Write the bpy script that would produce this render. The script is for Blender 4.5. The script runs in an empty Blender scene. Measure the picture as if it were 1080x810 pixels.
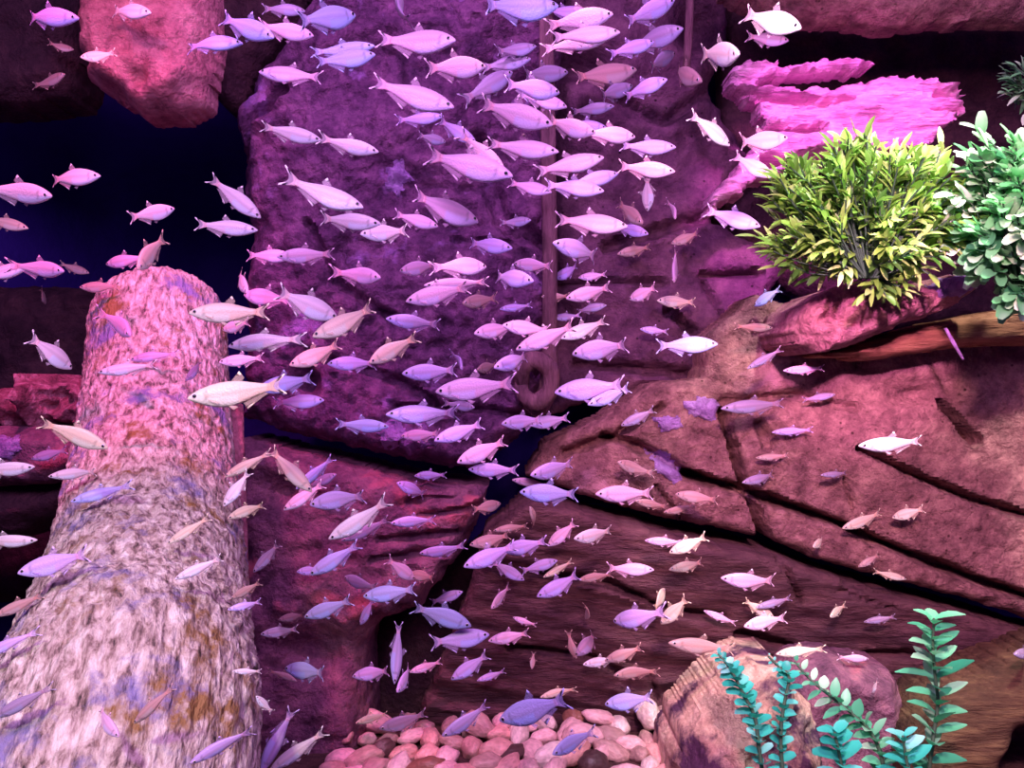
import bpy, bmesh, math, random
import numpy as np
from mathutils import Vector, Matrix
from mathutils.bvhtree import BVHTree

random.seed(7)
RNG = np.random.default_rng(7)
SC = bpy.context.scene
COL = SC.collection

# ------------------------------------------------------------------ camera, world, lights
F = 1000.0                      # focal length in pixels of the 1080 x 810 frame
CAMZ = 0.45
cam_d = bpy.data.cameras.new('camera')
cam_d.sensor_width = 36.0
cam_d.lens = F / 1080.0 * 36.0
cam_d.clip_start = 0.01
cam = bpy.data.objects.new('camera', cam_d)
cam.location = (0, 0, CAMZ)
cam.rotation_euler = (math.pi / 2, 0, 0)
COL.objects.link(cam)
SC.camera = cam

SC.view_settings.view_transform = 'Standard'
SC.view_settings.look = 'None'
SC.view_settings.gamma = 1.0
SC.view_settings.use_curve_mapping = False
SC.view_settings.exposure = 0.0

world = bpy.data.worlds.new('tank_ambient')
SC.world = world
world.use_nodes = True
bg = world.node_tree.nodes['Background']
bg.inputs['Color'].default_value = (0.16, 0.05, 0.42, 1)
bg.inputs['Strength'].default_value = 0.30


def spot(name, loc, target, color, power, angle, blend=0.6, radius=0.04):
    d = bpy.data.lights.new(name, 'SPOT')
    d.color = color
    d.energy = power
    d.spot_size = math.radians(angle)
    d.spot_blend = blend
    d.shadow_soft_size = radius
    o = bpy.data.objects.new(name, d)
    o.location = loc
    o.rotation_euler = (Vector(target) - Vector(loc)).to_track_quat('-Z', 'Y').to_euler()
    COL.objects.link(o)
    return o


def area(name, loc, target, color, power, sx, sy):
    d = bpy.data.lights.new(name, 'AREA')
    d.shape = 'RECTANGLE'
    d.size, d.size_y = sx, sy
    d.color = color
    d.energy = power
    o = bpy.data.objects.new(name, d)
    o.location = loc
    o.rotation_euler = (Vector(target) - Vector(loc)).to_track_quat('-Z', 'Y').to_euler()
    COL.objects.link(o)
    return o


# unseen lamps: an added frontal fill and coloured spots placed for local colour
area('front_fill', (0.0, -0.08, 1.02), (0.0, 1.15, 0.45), (0.82, 0.42, 1.0), 15.5, 1.3, 0.30)  # added lavender fill from above and behind the camera
spot('violet_spot_lamp', (-0.10, 0.50, 1.35), (-0.06, 1.16, 0.64), (0.84, 0.34, 1.0), 27, 60)
spot('pink_spot_lamp', (-0.42, 0.45, 1.30), (-0.39, 0.94, 0.51), (1.0, 0.11, 0.40), 40, 34)
spot('lobe_fill', (-0.40, 0.40, 1.12), (-0.40, 1.0, 0.81), (1.0, 0.20, 0.42), 17, 22, 0.7)  # added only to tint the hanging lobe pink
spot('white_spot_lamp_left', (-0.22, -0.40, 1.05), (-0.27, 0.60, 0.22), (1.0, 0.93, 0.68), 31, 30, 0.9)
spot('ledge_fill', (0.30, 0.25, 0.80), (0.43, 1.06, 0.83), (1.0, 0.45, 0.75), 14, 30, 0.8)  # added fill that brightens the overhanging ledge
spot('rock_fill', (0.16, 0.10, 0.72), (0.37, 0.97, 0.512), (1.0, 0.36, 0.80), 80, 13, 0.6, 0.02)  # added narrow fill aimed at the knobbly rock
spot('white_spot_lamp_right', (0.38, 0.40, 1.25), (0.40, 0.90, 0.60), (0.96, 1.0, 0.86), 76, 27, 0.6)
spot('magenta_spot_lamp', (0.30, 0.20, 0.96), (0.385, 1.08, 0.72), (1.0, 0.20, 0.95), 82, 18.5, 0.35, 0.02)
spot('warm_spot_lamp', (0.12, 0.05, 0.80), (0.48, 1.12, 0.31), (1.0, 0.50, 0.60), 66, 54, 0.9)
spot('white_spot_lamp_low', (0.30, 0.30, 1.10), (0.30, 0.95, 0.08), (0.98, 1.0, 0.92), 30, 28, 0.8)
spot('rose_spot_lamp', (0.04, 0.40, 1.20), (0.03, 1.16, 0.0), (1.0, 0.50, 0.66), 30, 24, 0.7)


# ------------------------------------------------------------------ helpers
def P(u, v, Y):
    """point at distance Y whose place in the photograph is (u, v)"""
    return Vector(((u - 540.0) / F * Y, Y, CAMZ - (v - 405.0) / F * Y))


def tag(o, label=None, cat=None, group=None, kind=None):
    if label:
        o['label'] = label
    if cat:
        o['category'] = cat
    if group:
        o['group'] = group
    if kind:
        o['kind'] = kind
    return o


def link(name, me, mat=None, parent=None):
    o = bpy.data.objects.new(name, me)
    if mat is not None and len(me.materials) == 0:
        me.materials.append(mat)
    COL.objects.link(o)
    if parent is not None:
        o.parent = parent
    return o


def empty(name, loc=(0, 0, 0)):
    o = bpy.data.objects.new(name, None)
    o.empty_display_size = 0.02
    o.location = loc
    COL.objects.link(o)
    return o


def mesh_np(name, verts, faces, smooth=True):
    me = bpy.data.meshes.new(name)
    me.from_pydata([tuple(v) for v in verts], [], [tuple(f) for f in faces])
    me.update()
    if smooth:
        me.polygons.foreach_set('use_smooth', [True] * len(me.polygons))
    return me


# ---- vectorised gradient noise
_perm = RNG.permutation(256)
_perm = np.concatenate([_perm, _perm, _perm])
_ang = RNG.random(256) * 2 * np.pi
_gx, _gy = np.cos(_ang), np.sin(_ang)


def perlin(x, y):
    xi = np.floor(x).astype(int)
    yi = np.floor(y).astype(int)
    xf, yf = x - xi, y - yi
    xi &= 255
    yi &= 255
    u = xf * xf * xf * (xf * (xf * 6 - 15) + 10)
    v = yf * yf * yf * (yf * (yf * 6 - 15) + 10)

    def g(ix, iy, dx, dy):
        h = _perm[_perm[ix & 255] + (iy & 255)]
        return _gx[h] * dx + _gy[h] * dy
    a = g(xi, yi, xf, yf)
    b = g(xi + 1, yi, xf - 1, yf)
    c = g(xi, yi + 1, xf, yf - 1)
    d = g(xi + 1, yi + 1, xf - 1, yf - 1)
    return (a + u * (b - a) + v * ((c + u * (d - c)) - (a + u * (b - a)))) * 1.5


def fbm(x, y, octv=4, ridged=False):
    s = np.zeros_like(x)
    a, f, t = 1.0, 1.0, 0.0
    for k in range(octv):
        n = perlin(x * f + 17.3 * k, y * f - 9.1 * k)
        if ridged:
            n = 1 - 2 * np.abs(n)
        s += a * n
        t += a
        a *= 0.5
        f *= 2.03
    return s / t


def poly_sd(px, pz, poly):
    """signed distance to a closed polygon, positive inside"""
    n = len(poly)
    d2 = np.full(px.shape, 1e9)
    ins = np.zeros(px.shape, bool)
    for i in range(n):
        ax, az = poly[i]
        bx, bz = poly[(i + 1) % n]
        ex, ez = bx - ax, bz - az
        wx, wz = px - ax, pz - az
        t = np.clip((wx * ex + wz * ez) / (ex * ex + ez * ez + 1e-12), 0, 1)
        d2 = np.minimum(d2, (wx - t * ex) ** 2 + (wz - t * ez) ** 2)
        c = ((az <= pz) & (bz > pz)) | ((bz <= pz) & (az > pz))
        xin = ax + (pz - az) / (ez if abs(ez) > 1e-12 else 1e-12) * ex
        ins ^= c & (px < xin)
    d = np.sqrt(d2)
    return np.where(ins, d, -d)


def line_d(px, pz, pts):
    d2 = np.full(px.shape, 1e9)
    for i in range(len(pts) - 1):
        ax, az = pts[i]
        bx, bz = pts[i + 1]
        ex, ez = bx - ax, bz - az
        t = np.clip(((px - ax) * ex + (pz - az) * ez) / (ex * ex + ez * ez + 1e-12), 0, 1)
        d2 = np.minimum(d2, (px - ax - t * ex) ** 2 + (pz - az - t * ez) ** 2)
    return np.sqrt(d2)


def to_xz(pts, Y):
    return [((u - 540.0) / F * Y, CAMZ - (v - 405.0) / F * Y) for (u, v) in pts]


class Rock:
    """a rock: an outline with a carved relief on its front and real thickness behind"""

    def __init__(self, poly, Y, thick=0.12, g=0.0045, edge=0.03, round_=0.03, jag=0.004, jag_s=40,
                 tilt=(0, 0), noise=((6, 0.02, 1, 0, 4, False),), cracks=(), bulge=0.0, seed=0.0, dents=()):
        self.poly = to_xz(poly, Y)
        self.Y, self.thick, self.g = Y, thick, g
        self.edge, self.round, self.jag, self.jag_s = edge, round_, jag, jag_s
        self.tilt, self.noise, self.bulge, self.seed = tilt, noise, bulge, seed
        self.cx = sum(p[0] for p in self.poly) / len(self.poly)
        self.cz = sum(p[1] for p in self.poly) / len(self.poly)
        self.cracks = [(to_xz(c, Y), w, dp) for (c, w, dp) in cracks]
        self.dents = [(to_xz([c], Y)[0], rx, rz, dp) for (c, rx, rz, dp) in dents]

    def sd(self, X, Z):
        s = poly_sd(X, Z, self.poly)
        if self.jag:
            s = s + self.jag * fbm(X * self.jag_s + self.seed, Z * self.jag_s - self.seed, 3)
        return s

    def h(self, X, Z, s=None):
        if s is None:
            s = self.sd(X, Z)
        y = self.Y + self.tilt[0] * (X - self.cx) + self.tilt[1] * (Z - self.cz)
        e = np.clip(1 - s / self.edge, 0, 1)
        y = y + self.round * e ** 2.4
        y = y - self.bulge * (1 - np.exp(-np.clip(s, 0, None) / 0.06))
        for (sc, am, st, an, oc, rd) in self.noise:
            ca, sa = math.cos(an), math.sin(an)
            a = X * ca + Z * sa
            b = -X * sa + Z * ca
            y = y - am * fbm(a * sc / st + self.seed, b * sc + self.seed * 1.7, oc, rd)
        wob = 0.004 * fbm(X * 30 + 5, Z * 30 - 3, 2)
        for (c, w, dp) in self.cracks:
            d = np.abs(line_d(X, Z, c) + wob)
            y = y + dp * np.exp(-(d / w) ** 4)
        for ((dx, dz), rx, rz, dp) in self.dents:
            y = y + dp * np.exp(-(((X - dx) / rx) ** 2 + ((Z - dz) / rz) ** 2))
        return y

    def build(self, name, mat, parent=None, lift=None, host=None):
        g = self.g
        xs = [p[0] for p in self.poly]
        zs = [p[1] for p in self.poly]
        x = np.arange(min(xs) - 3 * g, max(xs) + 3 * g, g)
        z = np.arange(min(zs) - 3 * g, max(zs) + 3 * g, g)
        X, Z = np.meshgrid(x, z, indexing='ij')
        S = self.sd(X, Z)
        gx, gz = np.gradient(S, g)
        gl = np.sqrt(gx * gx + gz * gz) + 1e-9
        ok = S > -0.75 * g
        cell = ok[:-1, :-1] & ok[1:, :-1] & ok[1:, 1:] & ok[:-1, 1:]
        neg = S < 0
        mv = np.where(neg, np.clip(-S, 0, g), 0)
        X2 = X + mv * gx / gl
        Z2 = Z + mv * gz / gl
        S2 = np.maximum(S, 0)
        if host is None:
            Yf = self.h(X2, Z2, S2)
        else:
            Yf = host.h(X2, Z2) - lift * np.clip(S2 / self.edge, 0, 1) ** 0.5 \
                - lift * 0.6 * fbm(X2 * 90, Z2 * 90, 2) * np.clip(S2 / self.edge, 0, 1)
        Yb = Yf + self.thick if host is not None else np.maximum(Yf + 0.01, self.Y + self.thick)
        nx, nz = X.shape
        used = np.zeros(X.shape, bool)
        used[:-1, :-1] |= cell
        used[1:, :-1] |= cell
        used[1:, 1:] |= cell
        used[:-1, 1:] |= cell
        idx = -np.ones(X.shape, int)
        n = used.sum()
        idx[used] = np.arange(n)
        V = np.concatenate([np.stack([X2[used], Yf[used], Z2[used]], 1),
                            np.stack([X2[used], Yb[used], Z2[used]], 1)])
        ci, cj = np.nonzero(cell)
        a, b, c, d = idx[ci, cj], idx[ci + 1, cj], idx[ci + 1, cj + 1], idx[ci, cj + 1]
        front = np.stack([a, b, c, d], 1)
        back = np.stack([a + n, d + n, c + n, b + n], 1)
        ed = np.concatenate([np.stack([a, b], 1), np.stack([b, c], 1), np.stack([c, d], 1), np.stack([d, a], 1)])
        key = np.sort(ed, 1)
        _, inv, cnt = np.unique(key[:, 0] * (n + 1) + key[:, 1], return_inverse=True, return_counts=True)
        be = ed[cnt[inv] == 1]
        side = np.stack([be[:, 1], be[:, 0], be[:, 0] + n, be[:, 1] + n], 1)
        me = mesh_np(name, V, np.concatenate([front, back, side]).tolist())
        me.set_sharp_from_angle(angle=math.radians(62))
        return link(name, me, mat, parent)


# ------------------------------------------------------------------ materials
def new_mat(name):
    m = bpy.data.materials.new(name)
    m.use_nodes = True
    nt = m.node_tree
    b = nt.nodes['Principled BSDF']
    return m, nt, b


def N(nt, t, **kw):
    n = nt.nodes.new(t)
    for k, v in kw.items():
        setattr(n, k, v)
    return n


def ramp(nt, stops):
    r = N(nt, 'ShaderNodeValToRGB')
    e = r.color_ramp.elements
    while len(e) < len(stops):
        e.new(0.5)
    for i, (p, c) in enumerate(stops):
        e[i].position = p
        e[i].color = (*c, 1)
    return r


def rock_mat(name, cols, scale=14, bump=0.5, bscale=70, patch=None, patch_t=0.62, stretch=(1, 1, 1), rot=0.0, rough=0.75,
             speck=None, pscale=9):
    m, nt, b = new_mat(name)
    geo = N(nt, 'ShaderNodeNewGeometry')
    mp = N(nt, 'ShaderNodeMapping')
    mp.inputs['Scale'].default_value = stretch
    mp.inputs['Rotation'].default_value = (0, rot, 0)
    nt.links.new(geo.outputs['Position'], mp.inputs['Vector'])
    n1 = N(nt, 'ShaderNodeTexNoise')
    n1.inputs['Scale'].default_value = scale
    n1.inputs['Detail'].default_value = 7
    n1.inputs['Roughness'].default_value = 0.78
    nt.links.new(mp.outputs['Vector'], n1.inputs['Vector'])
    k = len(cols)
    r = ramp(nt, [(0.30 + 0.40 * i / (k - 1), c) for i, c in enumerate(cols)])
    nt.links.new(n1.outputs['Fac'], r.inputs['Fac'])
    out = r.outputs['Color']
    if patch is not None:
        n2 = N(nt, 'ShaderNodeTexNoise')
        n2.inputs['Scale'].default_value = pscale
        n2.inputs['Detail'].default_value = 5
        n2.inputs['Roughness'].default_value = 0.6
        mp2 = N(nt, 'ShaderNodeMapping')
        mp2.inputs['Location'].default_value = (3.1, 1.7, 0.4)
        nt.links.new(geo.outputs['Position'], mp2.inputs['Vector'])
        nt.links.new(mp2.outputs['Vector'], n2.inputs['Vector'])
        r2 = ramp(nt, [(patch_t - 0.04, (0, 0, 0)), (patch_t + 0.05, (1, 1, 1))])
        nt.links.new(n2.outputs['Fac'], r2.inputs['Fac'])
        mx = N(nt, 'ShaderNodeMixRGB')
        nt.links.new(r2.outputs['Color'], mx.inputs['Fac'])
        nt.links.new(out, mx.inputs['Color1'])
        mx.inputs['Color2'].default_value = (*patch, 1)
        out = mx.outputs['Color']
    if speck is not None:
        vo = N(nt, 'ShaderNodeTexVoronoi')
        vo.inputs['Scale'].default_value = 95
        nt.links.new(mp.outputs['Vector'], vo.inputs['Vector'])
        r3 = ramp(nt, [(0.10, (1, 1, 1)), (0.22, (0, 0, 0))])
        nt.links.new(vo.outputs['Distance'], r3.inputs['Fac'])
        n4 = N(nt, 'ShaderNodeTexNoise')
        n4.inputs['Scale'].default_value = 17
        nt.links.new(geo.outputs['Position'], n4.inputs['Vector'])
        r4 = ramp(nt, [(0.5, (0, 0, 0)), (0.6, (1, 1, 1))])
        nt.links.new(n4.outputs['Fac'], r4.inputs['Fac'])
        ml = N(nt, 'ShaderNodeMath', operation='MULTIPLY')
        nt.links.new(r3.outputs['Color'], ml.inputs[0])
        nt.links.new(r4.outputs['Color'], ml.inputs[1])
        mx = N(nt, 'ShaderNodeMixRGB')
        nt.links.new(ml.outputs[0], mx.inputs['Fac'])
        nt.links.new(out, mx.inputs['Color1'])
        mx.inputs['Color2'].default_value = (*speck, 1)
        out = mx.outputs['Color']
    nt.links.new(out, b.inputs['Base Color'])
    b.inputs['Roughness'].default_value = rough
    b.inputs['Specular IOR Level'].default_value = 0.25
    n3 = N(nt, 'ShaderNodeTexNoise')
    n3.inputs['Scale'].default_value = bscale
    n3.inputs['Detail'].default_value = 6
    n3.inputs['Roughness'].default_value = 0.65
    nt.links.new(mp.outputs['Vector'], n3.inputs['Vector'])
    bp = N(nt, 'ShaderNodeBump')
    bp.inputs['Strength'].default_value = bump
    bp.inputs['Distance'].default_value = 0.012
    nt.links.new(n3.outputs['Fac'], bp.inputs['Height'])
    nt.links.new(bp.outputs['Normal'], b.inputs['Normal'])
    return m


M_back = rock_mat('shade_toned_backdrop', [(0.018, 0.004, 0.13), (0.024, 0.006, 0.18), (0.03, 0.009, 0.20)], 6, 0.3, 40)  # navy base paints in the shade of the cave and rock gaps
M_central = rock_mat('mauve_rock', [(0.025, 0.007, 0.035), (0.14, 0.045, 0.13), (0.33, 0.125, 0.27)], 26, 1.0, 55,
                     patch=(0.34, 0.15, 0.42), patch_t=0.63, pscale=16)
M_smooth = rock_mat('smooth_mauve_rock', [(0.045, 0.014, 0.042), (0.135, 0.05, 0.10), (0.25, 0.11, 0.17)], 22, 0.7, 90,
                    speck=(0.03, 0.010, 0.02))
M_slab = rock_mat('red_brown_slab', [(0.07, 0.026, 0.032), (0.27, 0.12, 0.125), (0.55, 0.29, 0.26)], 30, 1.0, 70,
                  patch=(0.50, 0.25, 0.28), patch_t=0.66, speck=(0.06, 0.02, 0.02))
M_low = rock_mat('dark_striated_rock', [(0.045, 0.015, 0.026), (0.11, 0.045, 0.058), (0.20, 0.09, 0.095)], 22, 0.9, 60,
                 stretch=(0.45, 1, 1.7), rot=0.12)
M_leftblock = rock_mat('red_mauve_block', [(0.055, 0.02, 0.05), (0.22, 0.085, 0.145), (0.42, 0.18, 0.23)], 26, 1.0, 70,
                       patch=(0.60, 0.15, 0.20), patch_t=0.64)
M_pink = rock_mat('rose_rock', [(0.14, 0.04, 0.06), (0.42, 0.16, 0.20), (0.66, 0.32, 0.34)], 28, 1.0, 80)
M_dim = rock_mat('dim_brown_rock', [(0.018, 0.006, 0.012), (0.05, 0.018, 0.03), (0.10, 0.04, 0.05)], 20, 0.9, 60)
M_shelf = rock_mat('layered_pink_rock', [(0.22, 0.07, 0.16), (0.68, 0.30, 0.52), (0.95, 0.55, 0.78)], 22, 1.0, 55,
                   stretch=(0.30, 1, 2.4), rot=-0.1)
M_lump = rock_mat('lumpy_red_rock', [(0.03, 0.006, 0.012), (0.30, 0.09, 0.13), (0.75, 0.36, 0.44)], 44, 1.0, 60)
M_tan = rock_mat('tan_boulder', [(0.26, 0.12, 0.11), (0.62, 0.38, 0.30), (0.85, 0.62, 0.50)], 20, 1.0, 70,
                 patch=(0.10, 0.04, 0.09), patch_t=0.53, pscale=14)
M_wood = rock_mat('orange_brown_wood', [(0.10, 0.035, 0.02), (0.30, 0.12, 0.07), (0.55, 0.27, 0.16)], 26, 0.9, 60,
                  stretch=(0.3, 1, 2.5), rot=0.1)
M_limb = rock_mat('dark_brown_wood', [(0.03, 0.012, 0.01), (0.10, 0.048, 0.03), (0.24, 0.14, 0.07)], 26, 0.9, 60,
                  stretch=(0.3, 1, 2.5), rot=0.35)
M_stake = rock_mat('weathered_stake_wood', [(0.06, 0.025, 0.04), (0.20, 0.09, 0.12), (0.36, 0.18, 0.21)], 24, 0.7, 80,
                   stretch=(2.5, 1, 0.35))
M_algae = rock_mat('lavender_crust_algae', [(0.22, 0.10, 0.34), (0.46, 0.24, 0.60), (0.66, 0.42, 0.80)], 60, 1.0, 120)


def log_material():
    m, nt, b = new_mat('bark')
    tc = N(nt, 'ShaderNodeTexCoord')
    geo = N(nt, 'ShaderNodeNewGeometry')
    mp = N(nt, 'ShaderNodeMapping')
    mp.inputs['Scale'].default_value = (30, 17, 1)
    nt.links.new(tc.outputs['UV'], mp.inputs['Vector'])
    n1 = N(nt, 'ShaderNodeTexNoise')
    n1.inputs['Scale'].default_value = 2.2
    n1.inputs['Detail'].default_value = 8
    n1.inputs['Roughness'].default_value = 0.7
    n1.inputs['Distortion'].default_value = 0.4
    nt.links.new(mp.outputs['Vector'], n1.inputs['Vector'])
    r = ramp(nt, [(0.34, (0.035, 0.022, 0.02)), (0.42, (0.30, 0.20, 0.17)), (0.50, (0.60, 0.47, 0.40)), (0.63, (0.88, 0.80, 0.70))])
    nt.links.new(n1.outputs['Fac'], r.inputs['Fac'])
    n2 = N(nt, 'ShaderNodeTexNoise')
    n2.inputs['Scale'].default_value = 20
    n2.inputs['Detail'].default_value = 8
    n2.inputs['Roughness'].default_value = 0.65
    nt.links.new(geo.outputs['Position'], n2.inputs['Vector'])
    r2 = ramp(nt, [(0.555, (0, 0, 0)), (0.64, (1, 1, 1))])
    nt.links.new(n2.outputs['Fac'], r2.inputs['Fac'])
    mx = N(nt, 'ShaderNodeMixRGB')
    nt.links.new(r2.outputs['Color'], mx.inputs['Fac'])
    nt.links.new(r.outputs['Color'], mx.inputs['Color1'])
    mx.inputs['Color2'].default_value = (0.30, 0.16, 0.05, 1)
    n5 = N(nt, 'ShaderNodeTexNoise')
    n5.inputs['Scale'].default_value = 17
    n5.inputs['Detail'].default_value = 8
    n5.inputs['Roughness'].default_value = 0.65
    mp5 = N(nt, 'ShaderNodeMapping')
    mp5.inputs['Location'].default_value = (7, 2, 5)
    nt.links.new(geo.outputs['Position'], mp5.inputs['Vector'])
    nt.links.new(mp5.outputs['Vector'], n5.inputs['Vector'])
    r5 = ramp(nt, [(0.555, (0, 0, 0)), (0.64, (1, 1, 1))])
    nt.links.new(n5.outputs['Fac'], r5.inputs['Fac'])
    mx5 = N(nt, 'ShaderNodeMixRGB')
    nt.links.new(r5.outputs['Color'], mx5.inputs['Fac'])
    nt.links.new(mx.outputs['Color'], mx5.inputs['Color1'])
    mx5.inputs['Color2'].default_value = (0.26, 0.22, 0.42, 1)
    nt.links.new(mx5.outputs['Color'], b.inputs['Base Color'])
    b.inputs['Roughness'].default_value = 0.7
    bp = N(nt, 'ShaderNodeBump')
    bp.inputs['Strength'].default_value = 0.75
    bp.inputs['Distance'].default_value = 0.010
    n3 = N(nt, 'ShaderNodeTexNoise')
    n3.inputs['Scale'].default_value = 3.2
    n3.inputs['Detail'].default_value = 6
    nt.links.new(mp.outputs['Vector'], n3.inputs['Vector'])
    nt.links.new(n3.outputs['Fac'], bp.inputs['Height'])
    nt.links.new(bp.outputs['Normal'], b.inputs['Normal'])
    return m


M_bark = log_material()


def obj_color_mat(name, rough=0.6, spec=0.3, var=0.35, scale=40, bump=0.3):
    m, nt, b = new_mat(name)
    oi = N(nt, 'ShaderNodeObjectInfo')
    tc = N(nt, 'ShaderNodeTexCoord')
    n1 = N(nt, 'ShaderNodeTexNoise')
    n1.inputs['Scale'].default_value = scale
    n1.inputs['Detail'].default_value = 5
    nt.links.new(tc.outputs['Object'], n1.inputs['Vector'])
    r = ramp(nt, [(0.3, (1 - var,) * 3), (0.7, (1, 1, 1))])
    nt.links.new(n1.outputs['Fac'], r.inputs['Fac'])
    mx = N(nt, 'ShaderNodeMixRGB', blend_type='MULTIPLY')
    mx.inputs['Fac'].default_value = 1
    nt.links.new(oi.outputs['Color'], mx.inputs['Color1'])
    nt.links.new(r.outputs['Color'], mx.inputs['Color2'])
    nt.links.new(mx.outputs['Color'], b.inputs['Base Color'])
    b.inputs['Roughness'].default_value = rough
    b.inputs['Specular IOR Level'].default_value = spec
    bp = N(nt, 'ShaderNodeBump')
    bp.inputs['Strength'].default_value = bump
    bp.inputs['Distance'].default_value = 0.004
    nt.links.new(n1.outputs['Fac'], bp.inputs['Height'])
    nt.links.new(bp.outputs['Normal'], b.inputs['Normal'])
    return m


M_pebble = obj_color_mat('pebble_stone', 0.45, 0.5, 0.4, 3.0, 0.5)


def fish_body_mat():
    m, nt, b = new_mat('fish_skin')
    oi = N(nt, 'ShaderNodeObjectInfo')
    at = N(nt, 'ShaderNodeAttribute', attribute_name='pat')
    tc = N(nt, 'ShaderNodeTexCoord')
    sc = N(nt, 'ShaderNodeTexVoronoi')
    sc.inputs['Scale'].default_value = 46
    nt.links.new(tc.outputs['Object'], sc.inputs['Vector'])
    mx = N(nt, 'ShaderNodeMixRGB', blend_type='MULTIPLY')
    mx.inputs['Fac'].default_value = 1
    nt.links.new(oi.outputs['Color'], mx.inputs['Color1'])
    nt.links.new(at.outputs['Color'], mx.inputs['Color2'])
    nt.links.new(mx.outputs['Color'], b.inputs['Base Color'])
    b.inputs['Roughness'].default_value = 0.38
    b.inputs['Specular IOR Level'].default_value = 0.5
    b.inputs['Sheen Weight'].default_value = 0.15
    bp = N(nt, 'ShaderNodeBump')
    bp.inputs['Strength'].default_value = 0.12
    bp.inputs['Distance'].default_value = 0.01
    nt.links.new(sc.outputs['Distance'], bp.inputs['Height'])
    nt.links.new(bp.outputs['Normal'], b.inputs['Normal'])
    return m


def fish_fin_mat():
    m, nt, b = new_mat('fish_fin')
    oi = N(nt, 'ShaderNodeObjectInfo')
    at = N(nt, 'ShaderNodeAttribute', attribute_name='pat')
    mx = N(nt, 'ShaderNodeMixRGB', blend_type='MULTIPLY')
    mx.inputs['Fac'].default_value = 1
    nt.links.new(oi.outputs['Color'], mx.inputs['Color1'])
    nt.links.new(at.outputs['Color'], mx.inputs['Color2'])
    nt.links.new(mx.outputs['Color'], b.inputs['Base Color'])
    b.inputs['Roughness'].default_value = 0.4
    nt.links.new(at.outputs['Alpha'], b.inputs['Alpha'])
    return m


M_body, M_fin = fish_body_mat(), fish_fin_mat()
M_eyew, _, _b = new_mat('fish_iris')
_b.inputs['Base Color'].default_value = (0.75, 0.62, 0.72, 1)
_b.inputs['Roughness'].default_value = 0.25
M_eyeb, _, _b = new_mat('fish_pupil')
_b.inputs['Base Color'].default_value = (0.01, 0.01, 0.015, 1)
_b.inputs['Roughness'].default_value = 0.15


def leaf_mat(name, c1, c2, c3):
    m, nt, b = new_mat(name)
    at = N(nt, 'ShaderNodeAttribute', attribute_name='pat')
    r = ramp(nt, [(0.0, c1), (0.5, c2), (1.0, c3)])
    nt.links.new(at.outputs['Fac'], r.inputs['Fac'])
    nt.links.new(r.outputs['Color'], b.inputs['Base Color'])
    b.inputs['Roughness'].default_value = 0.42
    tr = N(nt, 'ShaderNodeBsdfTranslucent')
    nt.links.new(r.outputs['Color'], tr.inputs['Color'])
    ms = N(nt, 'ShaderNodeMixShader')
    ms.inputs['Fac'].default_value = 0.25
    nt.links.new(b.outputs['BSDF'], ms.inputs[1])
    nt.links.new(tr.outputs['BSDF'], ms.inputs[2])
    nt.links.new(ms.outputs['Shader'], nt.nodes['Material Output'].inputs['Surface'])
    return m


M_fern = leaf_mat('lime_fern_leaf', (0.05, 0.15, 0.02), (0.23, 0.48, 0.06), (0.64, 0.92, 0.30))
M_broad = leaf_mat('pale_green_leaf', (0.04, 0.20, 0.08), (0.18, 0.58, 0.22), (0.85, 1.0, 0.80))
M_cyan = leaf_mat('blue_green_leaf', (0.02, 0.34, 0.26), (0.07, 0.74, 0.56), (0.45, 1.0, 0.90))
M_green = leaf_mat('fresh_green_leaf', (0.03, 0.32, 0.18), (0.14, 0.66, 0.34), (0.60, 0.95, 0.66))
M_stem, _, _b = new_mat('dark_plant_stem')
_b.inputs['Base Color'].default_value = (0.04, 0.09, 0.05, 1)
_b.inputs['Roughness'].default_value = 0.6

# ------------------------------------------------------------------ the setting
def grid_sheet(name, x0, x1, z0, z1, g, fn, mat):
    x = np.arange(x0, x1, g)
    z = np.arange(z0, z1, g)
    X, Z = np.meshgrid(x, z, indexing='ij')
    Y = fn(X, Z)
    idx = np.arange(X.size).reshape(X.shape)
    f = np.stack([idx[:-1, :-1], idx[1:, :-1], idx[1:, 1:], idx[:-1, 1:]], -1).reshape(-1, 4)
    return link(name, mesh_np(name, np.stack([X.ravel(), Y.ravel(), Z.ravel()], 1), f.tolist()), mat)


def back_fn(X, Z):
    y = 1.42 - 0.04 * fbm(X * 5, Z * 5, 4)
    cave = np.exp(-(((X + 0.46) / 0.26) ** 4 + ((Z - 0.60) / 0.22) ** 4))
    return y + 0.45 * cave


wall = grid_sheet('wall_back', -1.15, 1.15, 0.0, 1.25, 0.014, back_fn, M_back)
tag(wall, kind='structure')

M_floor = rock_mat('dark_gravel_floor', [(0.04, 0.02, 0.02), (0.12, 0.06, 0.055), (0.22, 0.12, 0.10)], 60, 1.0, 160)
bm = bmesh.new()
bmesh.ops.create_grid(bm, x_segments=90, y_segments=70, size=1)
for v in bm.verts:
    v.co.x *= 1.15
    v.co.y = 0.72 + v.co.y * 0.74
    v.co.z = 0.004 * math.sin(v.co.x * 31) * math.sin(v.co.y * 27)
me = bpy.data.meshes.new('floor')
bm.to_mesh(me)
bm.free()
floor = link('floor', me, M_floor)
tag(floor, kind='structure')

# ------------------------------------------------------------------ rocks
BVH_OBJS = [wall, floor]


def rock(name, mat, label, cat='rock', **kw):
    r = Rock(**kw)
    o = r.build(name, mat)
    tag(o, label, cat)
    BVH_OBJS.append(o)
    return r, o


def patch(host, hobj, poly, mat, name='algae_patch', label='lavender crust of algae', lift=0.006, Y=None):
    p = Rock(poly, Y or host.Y, thick=0.004, g=0.003, edge=0.012, jag=0.010, jag_s=75, seed=random.random() * 9)
    o = p.build(name, mat, hobj, lift=lift, host=host)
    o['label'] = label
    return o


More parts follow.
